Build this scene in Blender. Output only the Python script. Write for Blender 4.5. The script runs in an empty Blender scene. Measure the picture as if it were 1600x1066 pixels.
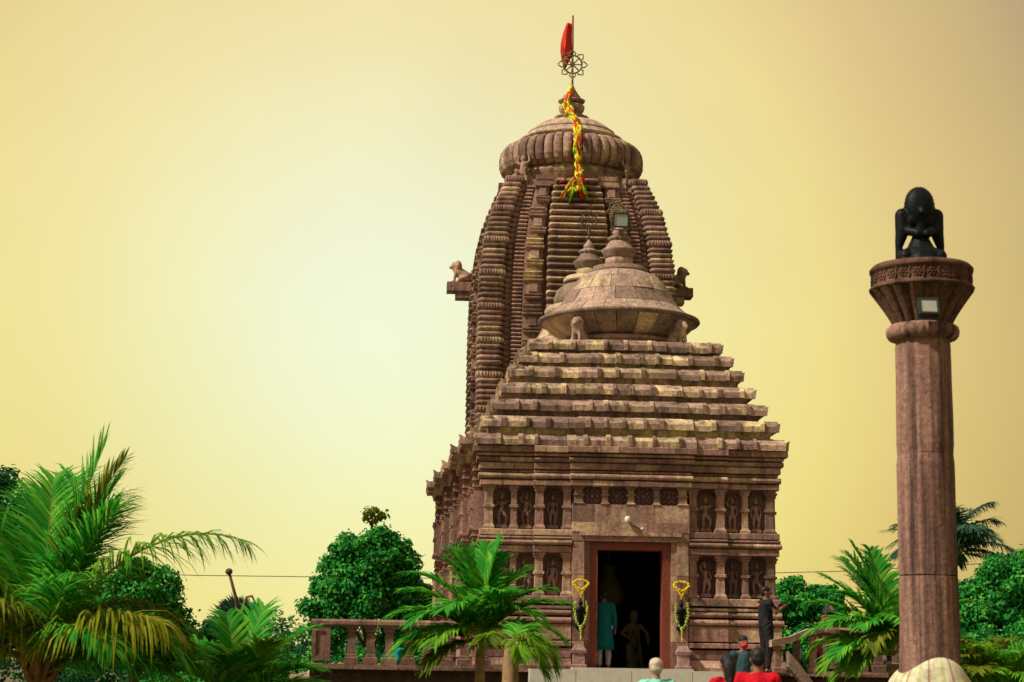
import bpy, bmesh, math, random
import numpy as np
from mathutils import Vector, Matrix, noise

sc = bpy.context.scene
R = math.radians
random.seed(7)
rng = np.random.default_rng(11)

# ------------------------------------------------------------------ camera
EYE = 1.55
PITCH = math.atan(509 / 2900)
ROLL = R(0.9)
cam_d = bpy.data.cameras.new('camera')
cam_d.sensor_width = 36
cam_d.lens = 36 * 2900 / 1600
cam_d.clip_start = 0.1
cam_d.clip_end = 3000
cam_d.dof.use_dof = True; cam_d.dof.focus_distance = 47.0; cam_d.dof.aperture_fstop = 2.2
cam = bpy.data.objects.new('camera', cam_d)
sc.collection.objects.link(cam)
r0 = Vector((1, 0, 0)); u0 = Vector((0, -math.sin(PITCH), math.cos(PITCH))); fw = Vector((0, math.cos(PITCH), math.sin(PITCH)))
rr = r0 * math.cos(ROLL) + u0 * math.sin(ROLL)
uu = u0 * math.cos(ROLL) - r0 * math.sin(ROLL)
m3 = Matrix((rr, uu, -fw)).transposed()
cam.matrix_world = Matrix.Translation((0, 0, EYE)) @ m3.to_4x4()
sc.camera = cam

# ------------------------------------------------------------------ sky and sun
SUN_AZ = R(-67)      # to the left of the direction back to the camera
SUN_EL = R(45)
sun_dir = Vector((math.sin(SUN_AZ) * math.cos(SUN_EL), -math.cos(SUN_AZ) * math.cos(SUN_EL), math.sin(SUN_EL)))
world = bpy.data.worlds.new('World'); sc.world = world; world.use_nodes = True
nt = world.node_tree; nt.nodes.clear()
def N(tree, typ, **kw):
    n = tree.nodes.new(typ)
    for k, v in kw.items(): setattr(n, k, v)
    return n
out = N(nt, 'ShaderNodeOutputWorld'); bg = N(nt, 'ShaderNodeBackground')
bg.inputs['Strength'].default_value = 0.1
nt.links.new(bg.outputs[0], out.inputs[0])
sky = N(nt, 'ShaderNodeTexSky', sky_type='NISHITA', sun_disc=False, sun_elevation=SUN_EL,
        sun_rotation=math.atan2(sun_dir.x, sun_dir.y) % (2 * math.pi), air_density=1.0, dust_density=6.0, ozone_density=1.0)
tc = N(nt, 'ShaderNodeTexCoord')
nrm = N(nt, 'ShaderNodeVectorMath', operation='NORMALIZE'); nt.links.new(tc.outputs['Generated'], nrm.inputs[0])
glow = Vector((math.sin(R(-4.2)) * math.cos(R(10.0)), math.cos(R(-4.2)) * math.cos(R(10.0)), math.sin(R(10.0))))
dot = N(nt, 'ShaderNodeVectorMath', operation='DOT_PRODUCT'); nt.links.new(nrm.outputs[0], dot.inputs[0]); dot.inputs[1].default_value = glow
ac = N(nt, 'ShaderNodeMath', operation='ARCCOSINE'); nt.links.new(dot.outputs['Value'], ac.inputs[0])
dv = N(nt, 'ShaderNodeMath', operation='DIVIDE'); nt.links.new(ac.outputs[0], dv.inputs[0]); dv.inputs[1].default_value = R(40)
def ramp(tree, stops, interp='LINEAR'):
    n = tree.nodes.new('ShaderNodeValToRGB'); cr = n.color_ramp; cr.interpolation = interp
    while len(cr.elements) < len(stops): cr.elements.new(0.5)
    for e, (p, c) in zip(cr.elements, stops): e.position = p; e.color = (*c, 1)
    return n
# hazy yellow air, palest round the veiled bright spot, tan further out
hz = ramp(nt, [(0.0, (.90, .96, .69)), (.075, (.90, .935, .63)), (.15, (.905, .885, .49)), (.235, (.895, .805, .355)), (.345, (.87, .735, .268)), (.43, (.76, .575, .218)),
               (.50, (.63, .48, .185)), (.56, (.48, .36, .17)), (1.0, (.47, .37, .20))])
nt.links.new(dv.outputs[0], hz.inputs[0])
sc10 = N(nt, 'ShaderNodeVectorMath', operation='SCALE'); sep = N(nt, 'ShaderNodeSeparateXYZ'); nt.links.new(nrm.outputs[0], sep.inputs[0])
elr = ramp(nt, [(0.0, (1.0, .99, .82)), (.17, (1, 1, 1)), (.33, (.99, .97, 1.18)), (1.0, (.98, .97, 1.2))]); nt.links.new(sep.outputs['Z'], elr.inputs[0])
hzm = N(nt, 'ShaderNodeMix', data_type='RGBA', blend_type='MULTIPLY'); hzm.inputs['Factor'].default_value = 1.0
nt.links.new(hz.outputs[0], hzm.inputs['A']); nt.links.new(elr.outputs[0], hzm.inputs['B'])
hnr = N(nt, 'ShaderNodeTexNoise'); hnr.inputs['Scale'].default_value = 5.0; hnr.inputs['Detail'].default_value = 4.0; nt.links.new(nrm.outputs[0], hnr.inputs['Vector'])
hnp = ramp(nt, [(.3, (.965, .965, .97)), (.7, (1.03, 1.03, 1.02))]); nt.links.new(hnr.outputs[0], hnp.inputs[0])
hzn = N(nt, 'ShaderNodeMix', data_type='RGBA', blend_type='MULTIPLY'); hzn.inputs['Factor'].default_value = 1.0
nt.links.new(hzm.outputs['Result'], hzn.inputs['A']); nt.links.new(hnp.outputs[0], hzn.inputs['B'])
nt.links.new(hzn.outputs['Result'], sc10.inputs[0]); sc10.inputs['Scale'].default_value = 10.0
mixs = N(nt, 'ShaderNodeMix', data_type='RGBA'); mixs.inputs['Factor'].default_value = 0.985
nt.links.new(sky.outputs[0], mixs.inputs['A']); nt.links.new(sc10.outputs[0], mixs.inputs['B'])
nt.links.new(mixs.outputs['Result'], bg.inputs['Color'])
sun_l = bpy.data.lights.new('sun', 'SUN'); sun_l.energy = 4.8; sun_l.angle = R(3.0); sun_l.color = (1, .90, .74)
sun = bpy.data.objects.new('sun', sun_l); sc.collection.objects.link(sun)
sun.rotation_euler = (-sun_dir).to_track_quat('-Z', 'Y').to_euler()
sc.view_settings.view_transform = 'Standard'; sc.view_settings.look = 'None'
sc.view_settings.exposure = 0.0; sc.view_settings.gamma = 1.0; sc.view_settings.use_curve_mapping = False
sc.cycles.max_bounces = 6; sc.cycles.diffuse_bounces = 3; sc.cycles.transparent_max_bounces = 6
sc.cycles.use_denoising = True

# ------------------------------------------------------------------ helpers
COL = sc.collection
def link(name, me, parent=None, loc=(0, 0, 0), rot=(0, 0, 0), scale=(1, 1, 1)):
    o = bpy.data.objects.new(name, me); COL.objects.link(o)
    o.parent = parent; o.location = loc; o.rotation_euler = rot; o.scale = scale
    return o
def tag(o, label=None, cat=None, group=None, kind=None):
    if label: o['label'] = label
    if cat: o['category'] = cat
    if group: o['group'] = group
    if kind: o['kind'] = kind
    return o
def thing(name, label, cat, loc=(0, 0, 0), rz=0, group=None):
    return tag(link(name, None, None, loc, (0, 0, rz)), label, cat, group)

class MB:
    def __init__(s): s.v = []; s.f = []; s.sm = []
    def add(s, vs, fs, smooth=False):
        b = len(s.v); s.v.extend(tuple(v) for v in vs)
        for f in fs: s.f.append(tuple(i + b for i in f)); s.sm.append(smooth)
        return s
    def box(s, x0, x1, y0, y1, z0, z1, taper=1.0):
        cx, cy = (x0 + x1) / 2, (y0 + y1) / 2
        def t(x, y): return (cx + (x - cx) * taper, cy + (y - cy) * taper)
        vs = [(x0, y0, z0), (x1, y0, z0), (x1, y1, z0), (x0, y1, z0)] + [(*t(x, y), z1) for x, y in ((x0, y0), (x1, y0), (x1, y1), (x0, y1))]
        return s.add(vs, [(3, 2, 1, 0), (4, 5, 6, 7), (0, 1, 5, 4), (1, 2, 6, 5), (2, 3, 7, 6), (3, 0, 4, 7)])
    def loft(s, rings, closed=True, cap0=True, cap1=True, smooth=False):
        n = len(rings[0]); vs = [p for r_ in rings for p in r_]; fs = []
        for k in range(len(rings) - 1):
            for i in range(n if closed else n - 1):
                j = (i + 1) % n
                fs.append((k * n + i, k * n + j, (k + 1) * n + j, (k + 1) * n + i))
        s.add(vs, fs, smooth)
        b = len(s.v) - len(vs)
        if closed and cap0: s.f.append(tuple(b + i for i in reversed(range(n)))); s.sm.append(False)
        if closed and cap1: s.f.append(tuple(b + (len(rings) - 1) * n + i for i in range(n))); s.sm.append(False)
        return s
    def lathe(s, prof, n=32, c=(0, 0), smooth=True, cap=True, rib=None, a0=0.0):
        rings = []
        for r_, z in prof:
            ring = []
            for i in range(n):
                a = a0 + 2 * math.pi * i / n
                q = r_ * (1 + (rib[1] * abs(math.sin(a * rib[0] / 2)) if rib else 0))
                ring.append((c[0] + q * math.cos(a), c[1] + q * math.sin(a), z))
            rings.append(ring)
        return s.loft(rings, True, cap, cap, smooth)
    def rect(s, prof, cx=0, cy=0, hx=1, hy=1, smooth=False):
        """stack of rectangles: prof = (z, offset)"""
        return s.loft([[(cx - hx - o, cy - hy - o, z), (cx + hx + o, cy - hy - o, z), (cx + hx + o, cy + hy + o, z), (cx - hx - o, cy + hy + o, z)] for z, o in prof], smooth=smooth)
    def tube(s, pts, rad, n=8, smooth=True):
        pts = [Vector(p) for p in pts]
        if not hasattr(rad, '__len__'): rad = [rad] * len(pts)
        rings = []; up = None
        for i, p in enumerate(pts):
            t = (pts[min(i + 1, len(pts) - 1)] - pts[max(i - 1, 0)]).normalized()
            if up is None:
                up = Vector((0, 0, 1)) if abs(t.z) < .9 else Vector((0, 1, 0))
            u = (up - t * up.dot(t)).normalized(); w = t.cross(u); up = u
            rings.append([p + (u * math.cos(2 * math.pi * k / n) + w * math.sin(2 * math.pi * k / n)) * rad[i] for k in range(n)])
        return s.loft(rings, smooth=smooth)
    def ball(s, c, r_, n=12, m=8, rot=None):
        if not hasattr(r_, '__len__'): r_ = (r_,) * 3
        rings = []
        for k in range(m + 1):
            a = -math.pi / 2 + math.pi * k / m; q = max(math.cos(a), 1e-3)
            ring = [Vector((r_[0] * q * math.cos(2 * math.pi * i / n), r_[1] * q * math.sin(2 * math.pi * i / n), r_[2] * math.sin(a))) for i in range(n)]
            if rot: ring = [rot @ p for p in ring]
            rings.append([p + Vector(c) for p in ring])
        return s.loft(rings, smooth=True)
    def cap(s, p0, q0, p1, q1, n=12):
        """tapered capsule"""
        p0 = Vector(p0); p1 = Vector(p1); d = p1 - p0; L_ = d.length; t = d.normalized() if L_ > 1e-6 else Vector((0, 0, 1))
        u = t.orthogonal().normalized(); w = t.cross(u); rings = []
        prof = [(q0 * math.sin(a), -q0 * math.cos(a)) for a in (0.02, .5, 1.0, 1.5)] + [(q1 * math.cos(a), L_ + q1 * math.sin(a)) for a in (0.07, .55, 1.05, 1.55)]
        for r_, h in prof:
            rings.append([p0 + t * h + (u * math.cos(2 * math.pi * i / n) + w * math.sin(2 * math.pi * i / n)) * r_ for i in range(n)])
        return s.loft(rings, smooth=True)
    def prism(s, poly, a, b, axis='x'):
        """extrude a (p, q) polygon along an axis from a to b; x: (y, z), y: (x, z)"""
        n = len(poly)
        if axis == 'x': vs = [(a, p, q) for p, q in poly] + [(b, p, q) for p, q in poly]
        elif axis == 'y': vs = [(p, a, q) for p, q in poly] + [(p, b, q) for p, q in poly]
        else: vs = [(p, q, a) for p, q in poly] + [(p, q, b) for p, q in poly]
        fs = [(i, (i + 1) % n, n + (i + 1) % n, n + i) for i in range(n)] + [tuple(reversed(range(n))), tuple(range(n, 2 * n))]
        return s.add(vs, fs)
    def mesh(s, name, mat, fix=True):
        me = bpy.data.meshes.new(name); me.from_pydata(s.v, [], s.f)
        me.polygons.foreach_set('use_smooth', s.sm)
        for m in (mat if isinstance(mat, (list, tuple)) else [mat]): me.materials.append(m)
        if fix:
            bm = bmesh.new(); bm.from_mesh(me); bmesh.ops.recalc_face_normals(bm, faces=bm.faces); bm.to_mesh(me); bm.free()
        me.update(); return me
    def build(s, name, mat, parent=None, loc=(0, 0, 0), rot=(0, 0, 0), scale=(1, 1, 1)):
        return link(name, s.mesh(name, mat), parent, loc, rot, scale)

def poly_off(poly, o):
    """offset a rectilinear CCW polygon outward"""
    n = len(poly); out_ = []
    for i in range(n):
        a, b, c = Vector(poly[i - 1]), Vector(poly[i]), Vector(poly[(i + 1) % n])
        d1 = (b - a).normalized(); d2 = (c - b).normalized()
        n1 = Vector((d1.y, -d1.x)); n2 = Vector((d2.y, -d2.x))
        out_.append(tuple(b + (n1 + n2) * o) if abs(n1.dot(n2)) < .5 else tuple(b + n1 * o))
    return out_

# ------------------------------------------------------------------ materials
def new_mat(name):
    m = bpy.data.materials.new(name); m.use_nodes = True
    t = m.node_tree; t.nodes.clear()
    o = N(t, 'ShaderNodeOutputMaterial'); p = N(t, 'ShaderNodeBsdfPrincipled')
    t.links.new(p.outputs[0], o.inputs[0])
    return m, t, p, o
def mixc(t, fac, a, b, blend='MIX'):
    n = N(t, 'ShaderNodeMix', data_type='RGBA', blend_type=blend)
    for sock, v in (('Factor', fac), ('A', a), ('B', b)):
        if hasattr(v, 'is_output') or isinstance(v, bpy.types.NodeSocket): t.links.new(v, n.inputs[sock])
        else: n.inputs[sock].default_value = v if sock == 'Factor' else (*v, 1)
    return n.outputs['Result']
def noise_n(t, vec, scale, detail=4, rough=.6):
    n = N(t, 'ShaderNodeTexNoise'); n.inputs['Scale'].default_value = scale; n.inputs['Detail'].default_value = detail; n.inputs['Roughness'].default_value = rough
    if vec is not None: t.links.new(vec, n.inputs['Vector'])
    return n
def stone(name, pink, yellow, dark, yel=.5, stain=.6, bump=.25, per_object=True, rough=.9, zs=.7):
    m, t, p, o = new_mat(name)
    geo = N(t, 'ShaderNodeNewGeometry'); oi = N(t, 'ShaderNodeObjectInfo')
    n1 = noise_n(t, geo.outputs['Position'], 1.7, 6, .65)
    r1 = ramp(t, [(.38, (0, 0, 0)), (.68, (1, 1, 1))]); t.links.new(n1.outputs[0], r1.inputs[0])
    if per_object:   # some stones are cut from a yellower or a greyer bed
        rv = ramp(t, [(0.0, (.05,) * 3), (.5, (.25,) * 3), (.68, (.95,) * 3), (.9, (1.5,) * 3)]); t.links.new(oi.outputs['Random'], rv.inputs[0])
        f = N(t, 'ShaderNodeMath', operation='MULTIPLY'); t.links.new(r1.outputs[0], f.inputs[0]); t.links.new(rv.outputs[0], f.inputs[1]); fac = f.outputs[0]
    else: fac = r1.outputs[0]
    fy = N(t, 'ShaderNodeMath', operation='MULTIPLY'); t.links.new(fac, fy.inputs[0]); fy.inputs[1].default_value = yel * 1.6
    fy.use_clamp = True
    c = mixc(t, fy.outputs[0], pink, yellow)
    n2 = noise_n(t, geo.outputs['Position'], 15, 6, .75)
    r2 = ramp(t, [(.30, (.52, .48, .48)), (.50, (.97, .96, .95)), (.68, (1.42, 1.38, 1.30))]); t.links.new(n2.outputs[0], r2.inputs[0])
    c = mixc(t, 1.0, c, r2.outputs[0], 'MULTIPLY')
    mp = N(t, 'ShaderNodeMapping'); mp.inputs['Scale'].default_value = (3.2, 3.2, zs); t.links.new(geo.outputs['Position'], mp.inputs[0])
    n3 = noise_n(t, mp.outputs[0], 1.3, 5, .7)
    r3 = ramp(t, [(.46, (0, 0, 0)), (.66, (1, 1, 1))]); t.links.new(n3.outputs[0], r3.inputs[0])
    fs = N(t, 'ShaderNodeMath', operation='MULTIPLY'); t.links.new(r3.outputs[0], fs.inputs[0]); fs.inputs[1].default_value = stain
    c = mixc(t, fs.outputs[0], c, dark)
    if per_object:
        hv = N(t, 'ShaderNodeHueSaturation'); t.links.new(c, hv.inputs['Color'])
        mr = N(t, 'ShaderNodeMapRange'); t.links.new(oi.outputs['Random'], mr.inputs[0]); mr.inputs['To Min'].default_value = .62; mr.inputs['To Max'].default_value = 1.36
        wn = N(t, 'ShaderNodeTexWhiteNoise', noise_dimensions='1D'); t.links.new(oi.outputs['Random'], wn.inputs['W'])
        t.links.new(wn.outputs['Value'], mr.inputs[0]); t.links.new(mr.outputs[0], hv.inputs['Value']); c = hv.outputs[0]
    t.links.new(c, p.inputs['Base Color'])
    p.inputs['Roughness'].default_value = rough; p.inputs['Specular IOR Level'].default_value = .15
    n4 = noise_n(t, geo.outputs['Position'], 13, 7, .75)
    b = N(t, 'ShaderNodeBump'); b.inputs['Strength'].default_value = bump; b.inputs['Distance'].default_value = .09
    t.links.new(n4.outputs[0], b.inputs['Height']); t.links.new(b.outputs[0], p.inputs['Normal'])
    return m
def plain(name, col, rough=.7, metal=0.0, spec=.3, var=.25, scale=14, bump=0.0):
    m, t, p, o = new_mat(name)
    geo = N(t, 'ShaderNodeNewGeometry'); n = noise_n(t, geo.outputs['Position'], scale, 4, .6)
    r_ = ramp(t, [(.3, tuple(c * (1 - var) for c in col)), (.7, tuple(min(1, c * (1 + var)) for c in col))]); t.links.new(n.outputs[0], r_.inputs[0])
    t.links.new(r_.outputs[0], p.inputs['Base Color'])
    p.inputs['Roughness'].default_value = rough; p.inputs['Metallic'].default_value = metal; p.inputs['Specular IOR Level'].default_value = spec
    if bump:
        b = N(t, 'ShaderNodeBump'); b.inputs['Strength'].default_value = bump; b.inputs['Distance'].default_value = .02
        t.links.new(n.outputs[0], b.inputs['Height']); t.links.new(b.outputs[0], p.inputs['Normal'])
    return m
def leaf(name, stops, trans=.32, rough=.75):
    m, t, p, o = new_mat(name)
    geo = N(t, 'ShaderNodeNewGeometry')
    n = noise_n(t, geo.outputs['Position'], 1.2, 3, .6)
    ad = N(t, 'ShaderNodeMath', operation='ADD'); t.links.new(geo.outputs['Random Per Island'], ad.inputs[0]); t.links.new(n.outputs[0], ad.inputs[1])
    ml = N(t, 'ShaderNodeMath', operation='MULTIPLY'); t.links.new(ad.outputs[0], ml.inputs[0]); ml.inputs[1].default_value = .5
    r_ = ramp(t, stops); t.links.new(ml.outputs[0], r_.inputs[0])
    t.links.new(r_.outputs[0], p.inputs['Base Color']); p.inputs['Roughness'].default_value = rough; p.inputs['Specular IOR Level'].default_value = .12
    tr = N(t, 'ShaderNodeBsdfTranslucent'); t.links.new(r_.outputs[0], tr.inputs['Color'])
    mx = N(t, 'ShaderNodeMixShader'); mx.inputs[0].default_value = trans
    t.links.new(p.outputs[0], mx.inputs[1]); t.links.new(tr.outputs[0], mx.inputs[2]); t.links.new(mx.outputs[0], o.inputs[0])
    return m

PINK = (.325, .192, .160); YEL = (.50, .375, .235); DARK = (.052, .034, .040)
M = {}
M['stone'] = stone('sandstone', PINK, YEL, DARK, .55, .55)
M['roof'] = stone('roof_sandstone', (.34, .225, .19), (.64, .51, .29), (.05, .036, .036), .9, .8, .45)
M['tower'] = stone('tower_sandstone', (.29, .180, .152), (.53, .405, .24), (.05, .035, .038), .6, .72, .4)
M['dome'] = stone('dome_sandstone', (.36, .252, .21), (.53, .42, .275), (.07, .05, .05), .7, .55, .4)
M['recess'] = stone('shaded_niche_sandstone', (.17, .105, .105), (.22, .14, .11), (.045, .03, .035), .3, .4)  # shade of the niches is put into this darker sandstone colour
M['relief'] = stone('relief_sandstone', (.27, .168, .165), (.40, .28, .165), (.06, .04, .045), .5, .35, .3)
M['pillar'] = stone('pillar_stone', (.29, .165, .14), (.38, .235, .155), (.035, .020, .020), .4, 1.0, .35, per_object=False, zs=.10)
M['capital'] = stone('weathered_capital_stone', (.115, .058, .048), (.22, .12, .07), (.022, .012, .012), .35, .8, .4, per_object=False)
M['plinth_dark'] = stone('dark_brown_plinth', (.085, .05, .042), (.13, .085, .055), (.03, .02, .02), .3, .6)  # terrace body, a darker brown than its coping and paving
M['plinth'] = stone('terrace_stone', (.24, .14, .115), (.34, .23, .145), (.06, .04, .035), .4, .6)
M['marble'] = plain('white_marble', (.62, .60, .52), .45, var=.12, scale=5)
M['wood'] = plain('red_door_wood', (.20, .050, .030), .55, var=.3, scale=20)
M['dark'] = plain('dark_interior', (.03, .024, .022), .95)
M['black'] = plain('black_statue_stone', (.006, .008, .010), .5, spec=.12, var=.4, scale=25, bump=.3)
M['iron'] = plain('dark_wrought_iron', (.10, .085, .05), .5, .6, var=.3, scale=30)
M['brass'] = plain('weathered_brass', (.17, .14, .065), .5, .55, var=.4, scale=20)
M['lampbody'] = plain('lamp_housing', (.03, .04, .04), .5)
M['lampglass'] = plain('lamp_glass', (.34, .42, .38), .12, spec=.6, var=.08)
M['lampglass2'] = plain('lamp_glass_grey', (.40, .39, .33), .15, spec=.6, var=.08)
M['red'] = plain('red_cloth', (.60, .035, .02), .8, var=.2)
M['orange'] = plain('orange_cloth', (.75, .14, .02), .8, var=.2)
M['yellow'] = plain('yellow_cloth', (.78, .62, .01), .8, var=.15)
M['lime'] = plain('lime_cloth', (.38, .62, .01), .8, var=.2)
M['marigold'] = plain('marigold', (.75, .56, .005), .8, var=.3, scale=60)
M['garland'] = plain('green_garland', (.36, .50, .06), .8, var=.4, scale=60)
M['trunk'] = plain('palm_trunk', (.30, .19, .10), .9, var=.35, scale=9, bump=.4)
M['bark'] = plain('tree_bark', (.10, .065, .04), .95, var=.4, scale=6, bump=.5)
M['skin'] = plain('skin', (.24, .115, .07), .55, var=.08)
M['skin_pale'] = plain('skin_fair', (.42, .22, .14), .55, var=.08)
M['hair'] = plain('black_hair', (.012, .010, .010), .6, var=.3, scale=80)
M['hair_white'] = plain('white_hair', (.50, .44, .36), .8, var=.35, scale=60)
M['eye'] = plain('eye', (.02, .015, .01), .3)
def cloth(name, col, var=.15): M[name] = plain(name, col, .85, spec=.1, var=var, scale=7, bump=.25)
cloth('teal', (.005, .12, .13)); cloth('mint', (.20, .64, .52)); cloth('crimson', (.48, .008, .018)); cloth('darkred', (.16, .006, .012))
cloth('charcoal', (.020, .020, .022)); cloth('navy', (.018, .03, .06)); cloth('white_cloth', (.66, .64, .58)); cloth('khaki', (.36, .27, .14))
cloth('green_cloth', (.05, .22, .02)); cloth('blue_shirt', (.035, .075, .09)); cloth('lavender', (.42, .40, .46)); cloth('maskred', (.62, .035, .04))
cloth('bright_teal', (.008, .36, .33)); cloth('olive', (.10, .10, .035)); cloth('cream', (.20, .17, .10))
M['redbox'] = plain('red_painted_metal', (.30, .02, .02), .5)
EM = [(.2, (.008, .09, .026)), (.40, (.016, .23, .04)), (.58, (.04, .36, .05)), (.80, (.18, .50, .07))]
M['leaf'] = leaf('emerald_leaves', EM)
M['leaf_far'] = leaf('far_leaves', [(.25, (.012, .065, .036)), (.5, (.022, .14, .05)), (.8, (.05, .24, .06))])
M['frond'] = leaf('palm_frond', [(.2, (.012, .16, .022)), (.48, (.05, .40, .035)), (.74, (.26, .60, .05))], .45)
M['frond_olive'] = leaf('palm_frond_olive', [(.2, (.04, .09, .01)), (.5, (.13, .20, .016)), (.8, (.32, .32, .025))], .42)
M['frond_yellow'] = leaf('palm_frond_yellow', [(.2, (.15, .18, .012)), (.5, (.30, .33, .02)), (.8, (.46, .48, .04))], .45)
M['frond_lime'] = leaf('palm_frond_lime', [(.2, (.05, .22, .012)), (.5, (.14, .40, .02)), (.8, (.34, .55, .04))], .45)
M['frond_far'] = leaf('far_palm_frond', [(.2, (.02, .06, .045)), (.5, (.035, .12, .075)), (.8, (.08, .19, .10))], .3)
M['frond_dry'] = leaf('dry_plume', [(.2, (.36, .29, .20)), (.5, (.5, .42, .30)), (.8, (.62, .53, .38))], .4)
M['rachis'] = plain('frond_stalk', (.22, .21, .03), .6, var=.3)
M['rachis_dark'] = plain('dark_brown_pole', (.10, .035, .025), .7)
M['rachis_brown'] = plain('brown_frond_stalk', (.22, .11, .035), .7, var=.3)

# striped cloth round the pillar foot
m, t, p, o = new_mat('striped_cloth')
tcn = N(t, 'ShaderNodeTexCoord'); sp = N(t, 'ShaderNodeSeparateXYZ'); t.links.new(tcn.outputs['Object'], sp.inputs[0])
at = N(t, 'ShaderNodeMath', operation='ARCTAN2'); t.links.new(sp.outputs['Y'], at.inputs[0]); t.links.new(sp.outputs['X'], at.inputs[1])
mu = N(t, 'ShaderNodeMath', operation='MULTIPLY'); t.links.new(at.outputs[0], mu.inputs[0]); mu.inputs[1].default_value = 1.75
fr = N(t, 'ShaderNodeMath', operation='FRACT'); t.links.new(mu.outputs[0], fr.inputs[0])
rp = ramp(t, [(0, (.66, .64, .44)), (.30, (.66, .64, .44)), (.33, (.52, .55, .28)), (.48, (.52, .55, .28)), (.50, (.68, .66, .5)), (.72, (.68, .66, .5)), (.74, (.50, .30, .18)), (.83, (.50, .30, .18)), (.85, (.68, .66, .46))], 'CONSTANT')
t.links.new(fr.outputs[0], rp.inputs[0])
gn = noise_n(t, tcn.outputs['Object'], 7, 5, .7); gr_ = ramp(t, [(.3, (.55, .52, .46)), (.6, (1, 1, 1))]); t.links.new(gn.outputs[0], gr_.inputs[0])
t.links.new(mixc(t, 1.0, rp.outputs[0], gr_.outputs[0], 'MULTIPLY'), p.inputs['Base Color']); p.inputs['Roughness'].default_value = .85
M['stripe'] = m
# ground
m, t, p, o = new_mat('dry_earth_and_grass')
geo = N(t, 'ShaderNodeNewGeometry'); n1 = noise_n(t, geo.outputs['Position'], .25, 6, .65); n2 = noise_n(t, geo.outputs['Position'], 6, 5, .7)
a = ramp(t, [(.4, (.05, .085, .02)), (.6, (.17, .13, .08))]); t.links.new(n1.outputs[0], a.inputs[0])
b = ramp(t, [(.3, (.7, .7, .7)), (.7, (1.2, 1.2, 1.2))]); t.links.new(n2.outputs[0], b.inputs[0])
t.links.new(mixc(t, 1.0, a.outputs[0], b.outputs[0], 'MULTIPLY'), p.inputs['Base Color']); p.inputs['Roughness'].default_value = .95
M['ground'] = m

# ------------------------------------------------------------------ ground and terrace
OX, OY, OZ = 2.66, 41.0, 1.508          # doorstep of the temple; OZ = terrace top
PHI = math.atan(0.055)
def wl(x, y, z=0.0):
    """temple plan coordinates (across, deep, above terrace) to world"""
    return Vector((OX + x * math.cos(PHI) - y * math.sin(PHI), OY + x * math.sin(PHI) + y * math.cos(PHI), OZ + z))
me = bpy.data.meshes.new('ground')
me.from_pydata([(-900, -60, 0), (900, -60, 0), (900, 1500, 0), (-900, 1500, 0)], [], [(0, 1, 2, 3)]); me.materials.append(M['ground'])
tag(link('ground', me), 'earth and grass ground around the temple', kind='structure')
ter = tag(link('terrace', None, None, (OX, OY, OZ), (0, 0, PHI)), 'raised stone terrace carrying the temple', kind='structure')
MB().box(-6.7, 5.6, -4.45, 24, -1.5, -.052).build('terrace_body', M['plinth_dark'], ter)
xs = [-6.82]
while xs[-1] < 4.7: xs.append(xs[-1] + random.uniform(.8, 1.25))
for a_, b_ in zip(xs[:-1], xs[1:]):                      # coping stones along the edge
    if -2.5 < (a_ + b_) / 2 < 1.9: continue
    MB().box(a_ + .006, b_ - .006, -4.6 + random.uniform(-.008, .008), -3.9, -.05, random.uniform(-.006, .003)).build('coping_stone', M['plinth'], ter)
MB().box(-6.7, 5.6, -3.899, 24, -.05, -.008).build('paving', M['plinth'], ter)
land = tag(link('doorstep_landing', None, None, (OX, OY, OZ), (0, 0, PHI)), 'pale marble landing and steps below the doorway', kind='structure')
for i, (a_, b_) in enumerate(((-2.5, -1.62), (-1.61, -.55), (-.54, .62), (.63, 1.88))):
    MB().box(a_, b_, -4.95, -3.88, -.24, .012).build('landing_slab', M['marble'], land)
MB().box(-2.45, 1.84, -4.85, -4.62, -1.5, -.245).build('landing_wall', M['plinth'], land)
for k in range(4):
    MB().box(-2.2, 1.6, -5.26 - .31 * k, -4.86, -1.5, -.52 - .26 * k).build('step', M['plinth'], land)
# threshold in front of the doorway
MB().box(-1.3, 1.3, -.75, -.28, -.008, .05).build('threshold', M['marble'], land)

# ------------------------------------------------------------------ temple pieces
def course_prof(kind, z0, z1, o):
    h = z1 - z0
    if kind == 'roll': return [(z0 + h * (.5 - .5 * math.cos(math.pi * k / 6)), o - .07 * (1 - math.sin(math.pi * k / 6))) for k in range(7)]
    if kind == 'khura': return [(z0, o + .05), (z0 + h * .35, o + .06), (z0 + h * .7, o), (z1, o - .03)]
    return [(z0, o - .012), (z0 + .012, o), (z1 - .015, o), (z1, o - .015)]
COURSES = [  # kind, z0, z1, projection
    ('khura', 0, .24, .20), ('band', .25, .46, .14), ('band', .50, .61, .18), ('band', .64, .97, .12), ('roll', .985, 1.12, .17), ('roll', 1.16, 1.28, .13), ('band', 1.30, 1.37, .09),
    ('band', 1.41, 1.58, .11), ('band', 2.52, 2.665, .09), ('roll', 2.68, 2.79, .15), ('roll', 2.795, 2.875, .12), ('band', 2.885, 3.02, .10),
    ('band', 3.98, 4.10, .10), ('roll', 4.125, 4.25, .14), ('band', 4.265, 4.315, .08), ('band', 4.335, 4.475, .13), ('roll', 4.49, 4.60, .19), ('band', 4.62, 4.685, .19), ('band', 4.70, 4.84, .27)]
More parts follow.
